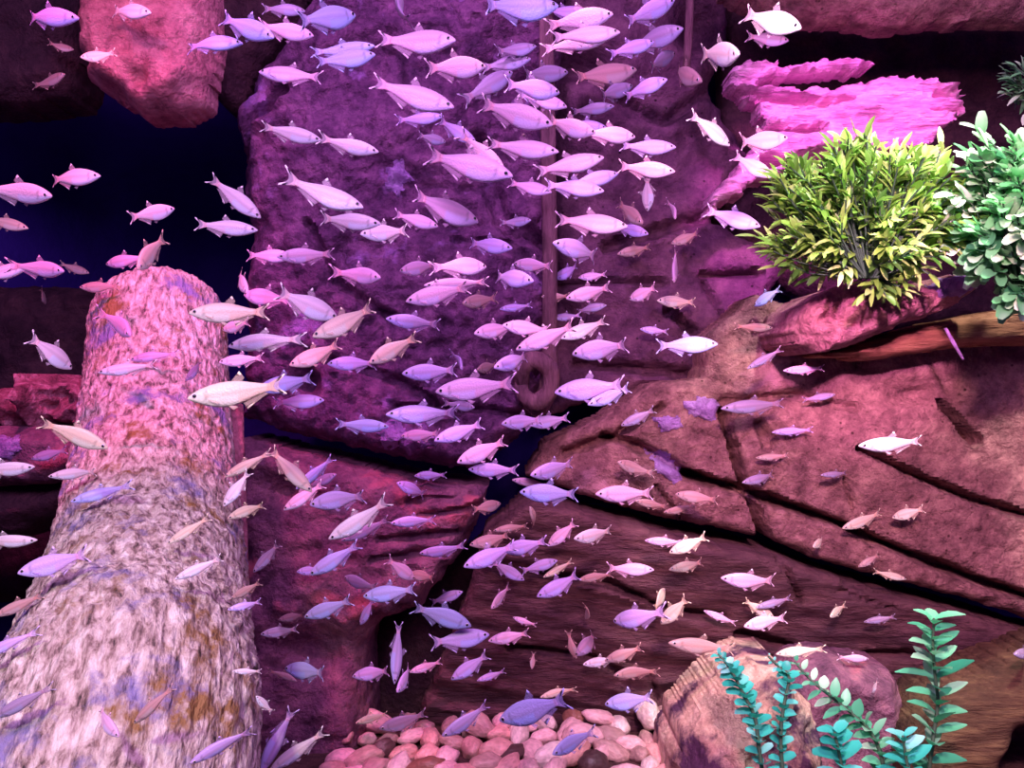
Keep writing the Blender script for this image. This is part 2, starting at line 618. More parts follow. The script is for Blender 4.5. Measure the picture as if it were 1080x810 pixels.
R1, o1 = rock('boulder', M_central, 'big purple pitted boulder filling the middle of the backdrop',
     poly=[(243, 112), (262, 66), (300, 30), (345, -50), (600, -60), (592, 60), (586, 180), (584, 330), (572, 420), (548, 462),
           (505, 500), (440, 490), (372, 474), (305, 460), (246, 440), (250, 330), (258, 250), (250, 180)],
     Y=1.17, thick=0.11, g=0.0036, edge=0.035, round_=0.05, jag=0.006,
     noise=((4, 0.035, 1, 0.3, 4, False), (11, 0.018, 1.4, 0.4, 4, True), (42, 0.010, 1, 0, 4, True)), seed=3.3,
     cracks=(([(300, 95), (265, 130), (255, 170)], 0.006, 0.03), ([(330, 240), (355, 300), (420, 340)], 0.006, 0.02),
             ([(505, 150), (530, 235), (585, 265)], 0.012, 0.03), ([(480, 255), (540, 262), (580, 300)], 0.006, 0.015),
             ([(420, 430), (490, 432), (560, 440)], 0.007, 0.02), ([(330, 375), (400, 395), (460, 425)], 0.007, 0.018)),
     dents=(((390, 60), 0.05, 0.03, 0.03), ((545, 90), 0.05, 0.05, 0.05), ((322, 402), 0.016, 0.02, 0.06),
            ((480, 240), 0.03, 0.012, 0.02)))
patch(R1, o1, [(398, 448), (415, 440), (432, 452), (424, 470), (404, 474)], M_algae)
patch(R1, o1, [(436, 465), (462, 460), (466, 470), (444, 474)], M_algae)
patch(R1, o1, [(410, 180), (428, 172), (436, 190), (420, 208), (408, 200)], M_algae, lift=0.003)

R2, o2 = rock('rock_block', M_leftblock, 'reddish rough rock block under the long dark crevice, right of the log',
     poly=[(246, 462), (300, 476), (372, 492), (440, 508), (515, 516), (502, 560), (474, 602), (440, 645), (392, 664),
           (378, 705), (384, 770), (384, 850), (246, 850)],
     Y=1.16, thick=0.16, g=0.004, edge=0.03, round_=0.045, jag=0.006,
     noise=((5, 0.03, 1, 0.2, 4, False), (13, 0.014, 1.2, 0, 4, True), (45, 0.005, 1, 0, 3, False)), seed=11.0,
     cracks=(([(400, 570), (480, 562)], 0.005, 0.015), ([(392, 590), (470, 584)], 0.005, 0.015), ([(440, 545), (500, 535)], 0.004, 0.012),
             ([(430, 530), (505, 522)], 0.004, 0.012)),
     dents=(((330, 690), 0.05, 0.04, 0.05), ((300, 520), 0.02, 0.02, 0.03)))

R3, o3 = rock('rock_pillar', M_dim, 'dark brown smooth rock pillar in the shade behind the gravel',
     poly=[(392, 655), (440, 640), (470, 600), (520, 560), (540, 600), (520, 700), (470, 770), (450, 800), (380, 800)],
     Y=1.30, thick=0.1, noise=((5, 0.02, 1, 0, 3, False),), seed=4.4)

R4, o4 = rock('smooth_rock', M_smooth, 'smooth dull purple rock face right of the upright stake',
     poly=[(580, -60), (770, -60), (770, 40), (748, 90), (800, 165), (760, 225), (830, 280), (800, 340), (752, 360), (744, 415),
           (690, 408), (640, 420), (580, 440), (584, 330)],
     Y=1.27, thick=0.08, edge=0.03, round_=0.03, jag=0.006,
     noise=((4.5, 0.035, 1, 0.2, 4, False), (15, 0.01, 1.5, 0.3, 4, True), (50, 0.003, 1, 0, 3, False)), seed=6.1,
     cracks=(([(640, 262), (720, 235), (760, 225)], 0.008, 0.03), ([(590, 300), (640, 297), (700, 300)], 0.006, 0.02),
             ([(705, 330), (730, 352)], 0.006, 0.03), ([(610, 385), (660, 388), (720, 395)], 0.008, 0.03),
             ([(742, 300), (765, 340)], 0.004, 0.02), ([(640, 100), (700, 130), (745, 95)], 0.006, 0.02),
             ([(740, 290), (800, 288)], 0.005, 0.03)),
     dents=(((612, 70), 0.04, 0.02, 0.05), ((615, 235), 0.03, 0.05, 0.03), ((600, 350), 0.02, 0.06, 0.04), ((735, 25), 0.025, 0.03, 0.06)))

R5, o5 = rock('rock_slab', M_slab, 'wide red-brown stone slab with crossing cracks at the right',
     poly=[(555, 505), (575, 470), (640, 440), (690, 405), (745, 398), (752, 350), (800, 310), (850, 325), (880, 366), (912, 360),
           (1020, 346), (1180, 330), (1180, 672), (1080, 650), (1000, 626), (940, 612), (869, 594), (813, 571), (753, 559), (700, 549), (620, 528)],
     Y=1.14, thick=0.16, g=0.0036, edge=0.014, round_=0.02, jag=0.004, tilt=(-0.10, -0.05),
     noise=((4, 0.010, 1, 0.2, 3, False), (16, 0.007, 1.6, -0.35, 4, False), (50, 0.004, 1, 0, 3, True)), seed=8.8,
     cracks=(([(728, 501), (788, 519), (886, 552), (946, 579), (1006, 602), (1090, 632)], 0.0055, 0.06),
             ([(763, 434), (784, 501), (809, 568)], 0.0055, 0.06),
             ([(905, 472), (975, 505), (1020, 525), (1090, 545)], 0.004, 0.045),
             ([(988, 426), (1022, 464)], 0.0045, 0.06), ([(890, 505), (900, 536)], 0.003, 0.012),
             ([(802, 448), (812, 470)], 0.006, 0.018), ([(640, 460), (690, 478), (728, 501), (755, 515)], 0.006, 0.03),
             ([(600, 480), (650, 462), (700, 430)], 0.006, 0.02), ([(760, 424), (830, 416), (900, 430)], 0.005, 0.015),
             ([(695, 515), (722, 550)], 0.003, 0.015)),
     dents=(((960, 415), 0.03, 0.012, 0.02), ((612, 480), 0.04, 0.02, 0.02)))
patch(R5, o5, [(722, 424), (742, 418), (760, 426), (756, 442), (735, 444)], M_algae)
patch(R5, o5, [(690, 440), (716, 436), (722, 450), (700, 456)], M_algae)
patch(R5, o5, [(684, 476), (705, 478), (726, 500), (712, 513), (696, 498)], M_algae)

R6, o6 = rock('striated_rock', M_low, 'dark streaky rock layer below the cracked slab, above the gravel',
     poly=[(510, 560), (560, 520), (620, 538), (700, 559), (753, 570), (813, 582), (869, 604), (940, 624), (1000, 638), (1080, 662),
           (1180, 690), (1180, 850), (980, 850), (700, 850), (430, 850), (436, 770), (470, 690), (496, 620)],
     Y=1.17, thick=0.1, g=0.004, edge=0.012, round_=0.02, jag=0.004, tilt=(-0.08, -0.42),
     noise=((5, 0.02, 1.5, -0.2, 3, False), (22, 0.012, 5, -0.18, 4, True), (60, 0.003, 2, -0.2, 3, False)), seed=2.2,
     cracks=(([(560, 600), (640, 612), (700, 640), (760, 650)], 0.006, 0.02), ([(540, 690), (620, 700), (660, 720)], 0.005, 0.015),
             ([(812, 585), (837, 628)], 0.003, 0.015), ([(780, 668), (860, 690), (960, 690)], 0.006, 0.02),
             ([(885, 600), (945, 622)], 0.002, 0.008), ([(880, 608), (940, 630)], 0.002, 0.008), ([(876, 616), (932, 636)], 0.002, 0.008),
             ([(690, 720), (700, 750)], 0.003, 0.01)))

R7, o7 = rock('rock_lobe', M_pink, 'rose pink rock lobe hanging at the top left above the cave',
     poly=[(58, -60), (68, 40), (80, 72), (104, 92), (138, 116), (185, 116), (206, 100), (216, 60), (216, -60)],
     Y=1.0, thick=0.07, edge=0.035, round_=0.05, jag=0.006, g=0.0035,
     noise=((7, 0.025, 1, 0, 4, False), (20, 0.010, 1, 0, 4, True), (60, 0.004, 1, 0, 2, False)), seed=5.5,
     dents=(((147, 82), 0.010, 0.010, 0.02),))
R7b, _o = rock('rock_overhang', M_dim, 'dim purple rock in the top left corner beside the rose lobe',
     poly=[(-260, -60), (75, -60), (78, 60), (62, 96), (0, 104), (-260, 110)], Y=1.10, thick=0.1,
     noise=((7, 0.03, 1, 0, 4, False), (20, 0.010, 1, 0, 4, True)), seed=15.5)
R7c, _o = rock('rock_wedge', M_dim, 'dark brown rock wedge between the rose lobe and the big boulder',
     poly=[(205, -60), (350, -60), (312, 20), (270, 62), (250, 118), (230, 108), (212, 80)], Y=1.25, thick=0.08,
     noise=((7, 0.03, 1, 0, 4, False), (20, 0.012, 1, 0, 4, True)), seed=1.5)

R8, _o = rock('rock_ledge', M_slab, 'purple-brown overhanging rock ledge along the top right edge',
     poly=[(756, -80), (1180, -80), (1180, 18), (1080, 14), (1000, 16), (936, 24), (890, 16), (850, 16), (800, 2), (765, -15)],
     Y=1.06, thick=0.05, edge=0.02, round_=0.03, jag=0.005,
     noise=((6, 0.02, 1.5, 0.1, 4, False), (16, 0.018, 1, 0.5, 4, True), (55, 0.005, 1, 0, 2, False)), seed=7.7)

R9, o9 = rock('layered_shelf', M_shelf, 'bright magenta layered rock shelf with ragged left end, above the fern',
     poly=[(766, 78), (790, 64), (830, 66), (915, 60), (924, 70), (860, 76), (806, 79), (802, 90), (870, 92), (938, 80), (985, 84), (1015, 92), (1018, 112), (1000, 135), (985, 152), (880, 164),
           (800, 192), (745, 226), (750, 205), (788, 168), (800, 150), (806, 130), (798, 108), (776, 92)],
     Y=1.09, thick=0.045, g=0.0026, edge=0.008, round_=0.015, jag=0.009, jag_s=80,
     noise=((30, 0.014, 4, 0.10, 4, True), (85, 0.010, 3.5, 0.10, 3, True), (6, 0.012, 1, 0, 2, False)), seed=9.9,
     cracks=(([(782, 96), (820, 104), (850, 108)], 0.004, 0.03), ([(800, 105), (870, 108), (900, 104)], 0.003, 0.04),
             ([(795, 137), (865, 135)], 0.004, 0.05), ([(806, 171), (860, 165), (900, 160)], 0.006, 0.08),
             ([(985, 100), (1015, 98)], 0.003, 0.02), ([(980, 118), (1012, 116)], 0.003, 0.02)))
R9b, _o = rock('shade_toned_rock', M_dim, 'shade-toned rock recess behind the magenta shelf and the fern',  # dark material stands in for the shadow under the overhang
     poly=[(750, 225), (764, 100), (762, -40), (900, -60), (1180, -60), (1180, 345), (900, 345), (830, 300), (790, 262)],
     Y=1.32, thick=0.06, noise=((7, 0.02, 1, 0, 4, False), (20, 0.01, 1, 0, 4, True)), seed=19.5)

R10, o10 = rock('knobbly_rock', M_pink, 'knobbly pink rock under the lime green fern',
     poly=[(843, 346), (850, 322), (880, 306), (918, 292), (960, 300), (1000, 290), (1038, 284), (1037, 304), (1015, 322), (965, 338),
           (905, 364), (872, 371), (850, 363)],
     Y=0.97, thick=0.18, g=0.003, edge=0.025, round_=0.04, jag=0.005,
     noise=((18, 0.026, 1.3, 0, 4, True), (45, 0.010, 1, 0, 3, True)), seed=12.5,
     dents=(((875, 335), 0.012, 0.014, 0.03), ((898, 342), 0.010, 0.006, 0.02)))
patch(R10, o10, [(985, 296), (1012, 288), (1036, 286), (1030, 306), (1008, 314), (990, 310)], M_algae, label='violet crust of algae')
R11, o11 = rock('wooden_ledge', M_wood, 'orange-brown weathered wood ledge at the right edge, below the plants', cat='wood',
     poly=[(872, 374), (960, 348), (1060, 326), (1180, 316), (1180, 362), (1030, 364), (925, 380)],
     Y=1.04, thick=0.12, edge=0.012, round_=0.025, jag=0.003,
     noise=((20, 0.01, 6, 0.12, 4, True), (7, 0.01, 1, 0, 3, False)), seed=13.5)

R12, _o = rock('cave_rock', M_dim, 'dim rock sill at the back of the dark cave, left of the log top',
     poly=[(-260, 300), (60, 300), (150, 316), (140, 360), (110, 420), (100, 640), (-260, 640)], Y=1.30, thick=0.1,
     noise=((7, 0.03, 1, 0, 4, False), (20, 0.01, 1, 0, 4, True)), seed=21.5)
R13, o13 = rock('lumpy_rock', M_lump, 'lumpy red rock at the left edge beside the log',
     poly=[(-260, 420), (-120, 440), (0, 410), (16, 392), (50, 396), (98, 402), (120, 430), (98, 462), (70, 452), (0, 452), (-260, 462)],
     Y=1.02, thick=0.1, g=0.0035, edge=0.02, round_=0.03, jag=0.006,
     noise=((34, 0.060, 1, 0, 2, False), (80, 0.012, 1, 0, 3, False)), seed=14.5)
R14, o14 = rock('purple_rock', M_leftblock, 'purple rock with violet crust at the left edge under the lumpy red rock',
     poly=[(-260, 460), (40, 450), (96, 458), (90, 492), (60, 510), (0, 516), (-260, 520)], Y=1.0, thick=0.1, g=0.0035, edge=0.02, round_=0.03,
     noise=((16, 0.016, 1, 0, 3, False), (50, 0.006, 1, 0, 3, False)), seed=16.5)
patch(R14, o14, [(-20, 462), (18, 458), (26, 476), (8, 486), (-20, 484)], M_algae, label='violet crust of algae')
R15, o15 = rock('driftwood', M_dim, 'dark brown driftwood lying at the left edge under the purple rock', cat='wood',
     poly=[(-260, 530), (84, 500), (86, 530), (66, 556), (0, 574), (-260, 620)], Y=1.03, thick=0.12, edge=0.03, round_=0.05,
     noise=((20, 0.012, 5, 0.25, 4, True), (6, 0.01, 1, 0, 2, False)), seed=17.5)

R16, o16 = rock('tan_boulder', M_tan, 'tan boulder on the gravel at the lower right, behind the blue-green strands', cat='rock',
     poly=[(706, 880), (716, 812), (728, 782), (752, 756), (772, 730), (806, 714), (836, 716), (852, 742), (870, 760), (878, 800), (884, 880)],
     Y=1.0, thick=0.16, g=0.0035, edge=0.05, round_=0.06, jag=0.005,
     noise=((12, 0.035, 1, 0.8, 4, True), (35, 0.012, 1.6, 0.8, 3, True)), seed=18.5)
R17, o17 = rock('red_rock', M_leftblock, 'small reddish rock between the tan boulder and the tall green stem',
     poly=[(832, 730), (850, 706), (880, 702), (948, 714), (966, 742), (958, 770), (970, 880), (845, 880)],
     Y=1.06, thick=0.1, g=0.0035, edge=0.03, round_=0.04, jag=0.004,
     noise=((10, 0.016, 1, 0, 4, True), (40, 0.005, 1, 0, 3, False)), seed=20.5)
R18, o18 = rock('driftwood_limb', M_limb, 'brown driftwood limb rising to the right at the bottom right corner', cat='wood',
     poly=[(960, 790), (990, 742), (1080, 706), (1180, 670), (1180, 760), (1080, 780), (1040, 880), (960, 880)],
     Y=1.0, thick=0.1, edge=0.03, round_=0.04, jag=0.004, noise=((20, 0.010, 5, 0.35, 4, True), (7, 0.01, 1, 0, 2, False)), seed=22.5)


# ------------------------------------------------------------------ tubes: log, stakes, slat
def smooth_path(pts, n):
    """Catmull-Rom through (point, radius) pairs"""
    out = []
    k = len(pts)
    for i in range(n):
        t = i / (n - 1) * (k - 1)
        j = min(int(t), k - 2)
        f = t - j
        p0, p1, p2, p3 = (pts[max(j - 1, 0)], pts[j], pts[j + 1], pts[min(j + 2, k - 1)])
        o = []
        for a, b, c, d in zip(p0, p1, p2, p3):
            o.append(0.5 * ((2 * b) + (-a + c) * f + (2 * a - 5 * b + 4 * c - d) * f * f + (-a + 3 * b - 3 * c + d) * f ** 3))
        out.append(o)
    return out


def tube(name, pts, mat, segs=16, n=30, parent=None, rough=0.0, rs=30, cap_round=0.0, ell=1.0, seed=0.0):
    path = smooth_path(pts, n)
    P3 = [Vector(p[:3]) for p in path]
    R = [p[3] for p in path]
    V, Fc, UV = [], [], []
    prev = Vector((1, 0, 0))
    for i in range(n):
        t = (P3[min(i + 1, n - 1)] - P3[max(i - 1, 0)]).normalized()
        side = (prev - t * prev.dot(t)).normalized()
        prev = side
        up = t.cross(side)
        for s in range(segs):
            a = 2 * math.pi * s / segs
            V.append((P3[i], side, up, a, R[i], i / (n - 1)))
    A = np.array([v[3] for v in V])
    Tt = np.array([v[5] for v in V])
    Rr = np.array([v[4] for v in V])
    ln = sum((P3[i + 1] - P3[i]).length for i in range(n - 1))
    if rough:
        cx, sx = np.cos(A), np.sin(A)
        L = Tt * ln
        d = fbm(A / (2 * math.pi) * 0 + cx * 2.2 * Rr * rs + seed, sx * 2.2 * Rr * rs + L * rs * 0.35, 4, True) * 0.6 \
            + fbm(cx * 8 * Rr * rs * .3 + L * 40 + 3 + seed, sx * 8 * Rr * rs * .3 - L * 30, 3) * 0.5
        Rr = Rr + rough * d
    verts = []
    for k, (p, side, up, a, r0, t) in enumerate(V):
        r = Rr[k]
        if cap_round and t > 1 - cap_round:
            e = (t - (1 - cap_round)) / cap_round
            r *= math.sqrt(max(1 - e ** 2.6, 0.0006))
        verts.append(p + side * (math.cos(a) * r) + up * (math.sin(a) * r * ell))
    for i in range(n - 1):
        for s in range(segs):
            s2 = (s + 1) % segs
            Fc.append((i * segs + s, i * segs + s2, (i + 1) * segs + s2, (i + 1) * segs + s))
    Fc.append(tuple(range(segs))[::-1])
    Fc.append(tuple((n - 1) * segs + s for s in range(segs)))
    me = mesh_np(name, verts, Fc)
    uvl = me.uv_layers.new(name='UVMap')
    for poly in me.polygons:
        for li in poly.loop_indices:
            vi = me.loops[li].vertex_index
            uvl.data[li].uv = ((vi % segs) / segs, (vi // segs) / (n - 1) * 1.6)
    return link(name, me, mat, parent)


def wp(u, v, Y, r):
    p = P(u, v, Y)
    return (p.x, p.y, p.z, r)


log_o = tube('log', [(-0.24, 0.44, 0.0, 0.082), (-0.228, 0.47, 0.13, 0.080), wp(126, 790, 0.545, 0.076), wp(142, 690, 0.62, 0.073), wp(156, 600, 0.74, 0.072),
                     wp(162, 500, 0.88, 0.071), wp(166, 410, 0.99, 0.070), wp(168, 318, 1.09, 0.072)],
             M_bark, segs=150, n=320, rough=0.006, rs=60, cap_round=0.06, seed=2.0)
tag(log_o, 'thick pale bark log leaning back from the bottom left, rounded top', 'log')
BVH_OBJS.append(log_o)

slat = tube('wooden_plank', [wp(259, 860, 0.70, 0.006), wp(257, 700, 0.80, 0.007), wp(252, 560, 0.92, 0.008), wp(247, 428, 1.0, 0.009)],
            M_pink, segs=10, n=30, rough=0.001, ell=0.6)
tag(slat, 'thin pink wooden plank standing along the right side of the bark log', 'plank')

stk = tube('wooden_stake', [wp(560, 432, 1.17, 0.016), wp(577, 412, 1.16, 0.011), wp(580, 340, 1.15, 0.0085), wp(579, 200, 1.14, 0.0085),
                            wp(577, 90, 1.14, 0.008), wp(575, -60, 1.14, 0.008)], M_stake, segs=16, n=60, rough=0.0025, rs=60, ell=0.8)
tag(stk, 'upright weathered stake along the right edge of the big purple boulder', 'stake')
kn = tube('knot', [wp(550, 404, 1.15, 0.008), wp(551, 388, 1.14, 0.010), wp(564, 380, 1.135, 0.010), wp(580, 390, 1.135, 0.010), wp(580, 412, 1.135, 0.009),
                   wp(566, 424, 1.14, 0.010), wp(552, 416, 1.145, 0.008), wp(550, 404, 1.15, 0.008)], M_stake, segs=12, n=40, parent=stk, rough=0.003, rs=60)
kn['label'] = 'ring-shaped knot around a dark hole'
st2 = tube('thin_stake', [wp(722, 90, 1.20, 0.004), wp(726, 40, 1.19, 0.005), wp(731, -60, 1.19, 0.005)], M_stake, segs=10, n=20, rough=0.001, rs=60)
tag(st2, 'thin brown stick hanging at the top, left of the rock ledge', 'stick')
tw = tube('twig', [wp(997, 346, 0.98, 0.0016), wp(1006, 362, 0.98, 0.002), wp(1016, 379, 0.985, 0.0012)], M_algae, segs=8, n=14)
tag(tw, 'small violet twig against the wood ledge under the fern', 'twig')


# ------------------------------------------------------------------ plants
def leaf_add(V, Fc, C, base, d, up, ln, w, tone, curl=0.25, nseg=4, blunt=False):
    d = d.normalized()
    side = d.cross(up)
    if side.length < 1e-4:
        side = d.cross(Vector((1, 0, 0)))
    side.normalize()
    nrm = side.cross(d)
    i0 = len(V)
    for k in range(nseg + 1):
        t = k / nseg
        wd = w * ((math.sin(math.pi * (0.08 + 0.90 * t)) ** 0.7) if not blunt else math.sin(math.pi * (0.12 + 0.80 * t)) ** 0.5)
        c = base + d * (ln * t) - nrm * (curl * ln * t * t)
        V += [c - side * wd + nrm * wd * 0.35, c, c + side * wd + nrm * wd * 0.35]
        C += [tone * (0.75 + 0.25 * t)] * 3
        if k:
            j = i0 + 3 * k
            Fc += [(j - 3, j - 2, j + 1, j), (j - 2, j - 1, j + 2, j + 1)]


def leaves_obj(name, V, Fc, C, mat, parent):
    me = mesh_np(name, V, Fc)
    ca = me.color_attributes.new('pat', 'FLOAT_COLOR', 'POINT')
    ca.data.foreach_set('color', np.repeat(np.array(C, dtype=np.float32), 4))
    return link(name, me, mat, parent)


def bush(name, label, cu, cv, Y, ru, rv, rd, n, ln, wd, mat, seed, blunt=False, spray=7, lean=(0, 0, 0.5)):
    r = random.Random(seed)
    c = P(cu, cv, Y)
    ax, az = ru / F * Y, rv / F * Y
    base = P(cu + 5, cv + rv * 0.85, Y)
    root = empty(name, base)
    tag(root, label, 'plant')
    V, Fc, C = [], [], []
    SV, SF = [], []
    for i in range(n):
        # one spray: a short twig from inside to the surface with paired leaves
        while True:
            q = Vector((r.uniform(-1, 1), r.uniform(-1, 1), r.uniform(-1, 1)))
            if 0.15 < q.length < 1:
                break
        q = q.normalized() * (r.random() ** 0.35)
        lump = 1 + 0.16 * math.sin(q.x * 7 + seed) * math.cos(q.z * 6 + 1)
        tip = Vector((q.x * ax * lump, q.y * rd, q.z * az * lump)) + c - base
        start = Vector((tip.x * 0.5, tip.y * 0.5, tip.z * 0.5 + 0.0))
        ax_d = (Vector((q.x, q.y * 0.7, q.z * 0.8)) + Vector(lean) + Vector((r.uniform(-.3, .3),) * 1 + (r.uniform(-.3, .3), r.uniform(-.3, .3)))).normalized()
        tone = min(1, max(0, r.gauss(0.5, 0.25)))
        tl = ln * 1.2
        for k in range(spray):
            t = k / (spray - 1)
            b = tip + ax_d * (tl * (t - 0.5))
            sd = Vector((r.uniform(-1, 1), r.uniform(-1, 1), r.uniform(-1, 1)))
            sd = (sd - ax_d * sd.dot(ax_d)).normalized()
            d = ax_d * (0.9 if k < spray - 1 else 2) + sd * 0.75
            leaf_add(V, Fc, C, b, d, Vector((r.uniform(-.4, .4), -0.6, 0.8)), ln * r.uniform(0.6, 1.15) * (1 - 0.25 * t), wd * r.uniform(0.7, 1.2),
                     min(1, max(0, tone + r.uniform(-.2, .2))), r.uniform(0.05, 0.4), 4, blunt)
        # the twig itself
        i0 = len(SV)
        s2 = ax_d.cross(Vector((0, 1, 0))).normalized() * 0.0009
        s3 = ax_d.cross(s2).normalized() * 0.0009
        mid = tip - ax_d * tl * 0.5
        for pnt in (Vector((mid.x * .15, mid.y * .15, 0)), mid, tip + ax_d * tl * 0.5):
            SV += [pnt + s2, pnt - s2 * .5 + s3, pnt - s2 * .5 - s3]
        for m_ in (0, 3):
            for e in range(3):
                e2 = (e + 1) % 3
                SF.append((i0 + m_ + e, i0 + m_ + e2, i0 + m_ + 3 + e2, i0 + m_ + 3 + e))
    leaves_obj('foliage', V, Fc, C, mat, root)
    link('stem', mesh_np('stem', SV, SF), M_stem, root)
    return root


bush('fern_bush', 'bushy lime green fern growing on the knobbly pink rock', 912, 232, 0.90, 102, 72, 0.055, 330, 0.024, 0.0030, M_fern, 3,
     lean=(-0.1, -0.2, 0.55))
bush('leafy_bush', 'pale green broad-leaved bush cut off by the right edge', 1072, 232, 0.86, 62, 88, 0.055, 170, 0.022, 0.0055, M_broad, 5, blunt=True,
     lean=(-0.3, -0.4, 0.35), spray=6)
bush('dim_fern', 'small dim pale fern in the shade at the top right edge', 1090, 88, 1.02, 26, 24, 0.03, 40, 0.016, 0.0028, M_broad, 9, spray=5)


def strand(name, label, pts, ln, wd, mat, seed, pairs=14, blunt=True, taper=0.6, stem_r=0.0022, open_=0.9, extra=0):
    """a stem plant: an upright stem with leaves in pairs all the way up"""
    r = random.Random(seed)
    path = [Vector(p[:3]) for p in smooth_path([wp(*p, stem_r) for p in pts], pairs * 3)]
    root = empty(name, path[-1])
    tag(root, label, 'plant')
    off = path[-1]
    V, Fc, C = [], [], []
    m = len(path)
    for k in range(pairs + extra):
        i = min(m - 1, int(k / (pairs + extra - 1) * (m - 1)))
        p = path[i] - off
        t = (path[max(i - 1, 0)] - path[min(i + 1, m - 1)]).normalized()
        a0 = k * 1.57 + r.uniform(-.4, .4)
        sx = t.cross(Vector((0, 1, 0))).normalized()
        sy = t.cross(sx)
        sz = 1 - taper * (1 - min(1, k / (pairs * 0.4)))
        for q in range(2):
            a = a0 + math.pi * q
            sd = sx * math.cos(a) + sy * math.sin(a)
            leaf_add(V, Fc, C, p + sd * stem_r * .8, sd * open_ + t * 0.55 + Vector((0, -0.15, 0)), Vector((0, -.3, 1)), ln * sz * r.uniform(.8, 1.2), wd * sz * r.uniform(.8, 1.2),
                     min(1, max(0, r.gauss(0.55, 0.25))), r.uniform(0, .3), 4, blunt)
    leaves_obj('leaf', V, Fc, C, mat, root)
    root.children[0].name = 'foliage'
    tube('stem', [tuple(q - off) + (stem_r * (0.5 + 0.5 * i / m),) for i, q in enumerate(path)], M_stem, segs=8, n=pairs * 3, parent=root)
    return root


strand('stem_plant', 'curving cyan strand with tiny round leaves, leftmost of the bottom right plants',
       [(757, 690, .93), (768, 702, .925), (776, 716, .92), (785, 734, .915), (796, 756, .91), (800, 784, .905), (806, 830, .90)], 0.0135, 0.0062, M_cyan, 1, 26)
strand('stem_plant', 'bluish strand with a hooked bare tip in front of the tan boulder',
       [(810, 692, .93), (822, 704, .925), (832, 714, .92), (828, 738, .915), (824, 764, .91), (824, 796, .905), (828, 835, .90)], 0.011, 0.0055, M_cyan, 2, 24, taper=0.85)
strand('stem_plant', 'green strand slanting down to the right beside the small reddish rock',
       [(838, 698, .93), (856, 718, .92), (878, 736, .91), (900, 754, .90), (918, 772, .895), (930, 800, .89), (934, 840, .885)], 0.018, 0.0058, M_green, 3, 24, blunt=False)
strand('stem_plant', 'tall upright green stem with long pointed leaves, rightmost plant at the bottom',
       [(985, 652, .90), (984, 680, .90), (986, 710, .90), (989, 742, .90), (984, 780, .895), (976, 840, .89)], 0.034, 0.0075, M_green, 4, 19, blunt=False, taper=0.35, open_=1.1)
strand('stem_plant', 'low blue-green tuft of round leaves at the bottom edge, below the slanting strand',
       [(880, 772, .88), (884, 790, .878), (888, 812, .876), (892, 850, .874)], 0.020, 0.0075, M_cyan, 6, 9, taper=0.3)
strand('stem_plant', 'short teal sprig at the bottom edge left of the tall stem',
       [(952, 776, .87), (955, 796, .868), (958, 815, .866), (960, 850, .865)], 0.024, 0.0065, M_cyan, 7, 9, blunt=False, taper=0.3)

# ------------------------------------------------------------------ pebbles of the gravel
PEB_ME = []
for k in range(7):
    bm = bmesh.new()
    bmesh.ops.create_icosphere(bm, subdivisions=3, radius=1)
    co = np.array([v.co[:] for v in bm.verts])
    d = 0.22 * perlin(co[:, 0] * 1.1 + 5 * k, co[:, 1] * 1.1 + co[:, 2] * 0.9) + 0.10 * perlin(co[:, 2] * 2.1 + k, co[:, 0] * 2 + co[:, 1])
    for v, dd in zip(bm.verts, d):
        v.co *= 1 + dd
    me = bpy.data.meshes.new('pebble')
    bm.to_mesh(me)
    bm.free()
    me.polygons.foreach_set('use_smooth', [True] * len(me.polygons))
    me.materials.append(M_pebble)
    PEB_ME.append(me)
ORD = ['', 'second', 'third', 'fourth', 'fifth', 'sixth', 'seventh', 'eighth', 'ninth', 'tenth', 'eleventh', 'twelfth', 'thirteenth',
       'fourteenth', 'fifteenth', 'sixteenth']


def ordinal(i, n):
    if n == 1:
        return ''
    if i == 0:
        return 'leftmost'
    if i == n - 1:
        return 'rightmost'
    if i <= (n - 1) / 2:
        return ORD[i] + ' from left'
    return ORD[n - 1 - i] + ' from right'


PCOL = [('pink', (0.92, 0.56, 0.56)), ('salmon', (0.80, 0.42, 0.38)), ('cream', (0.92, 0.72, 0.66)), ('brown', (0.30, 0.13, 0.09)),
        ('tan', (0.55, 0.33, 0.30)), ('dark', (0.10, 0.05, 0.05))]
rp = random.Random(12)
pebs = []
placed = []
for row, (nrow, y0, y1) in enumerate([(17, 1.065, 1.09), (17, 1.11, 1.14), (16, 1.155, 1.185), (14, 1.19, 1.21)]):
    for i in range(nrow):
        x = -0.215 + (i + 0.5 + rp.uniform(-.28, .28)) * 0.43 / nrow
        y = rp.uniform(y0, y1)
        pebs.append((row, x, y))
pl = []
for row, x, y in pebs:
    nm, c = rp.choices(PCOL, weights=[5, 4, 3, 2, 3, 1.2])[0]
    a = rp.uniform(0.013, 0.0185)
    o = link('pebble', PEB_ME[rp.randrange(7)])
    sx, sy, sz = a * rp.uniform(1.0, 1.6), a * rp.uniform(.65, .9), a * rp.uniform(.6, .9)
    o.scale = (sx, sy, sz)
    o.rotation_euler = (rp.uniform(-.35, .35), rp.uniform(-.5, .5), rp.uniform(0, 3.1))
    o.location = (x, y, sz * 0.86 + 0.012 * max(0, row - 1) * rp.random())
    v = rp.uniform(.85, 1.1)
    o.color = (c[0] * v, c[1] * v, c[2] * v, 1)
    pl.append((row, nm, x, o))
ROWN = ['front row', 'second row', 'third row', 'back row']
for row in range(4):
    for nm, _c in PCOL:
        s = sorted([p for p in pl if p[0] == row and p[1] == nm], key=lambda p: p[2])
        for i, p in enumerate(s):
            w = ordinal(i, len(s))
            tag(p[3], f'{nm} pebble in the {ROWN[row]} of the gravel' + (f', {w} {nm} one' if w else f', only {nm} one'),
                'pebble', 'pebbles of the gravel bed')

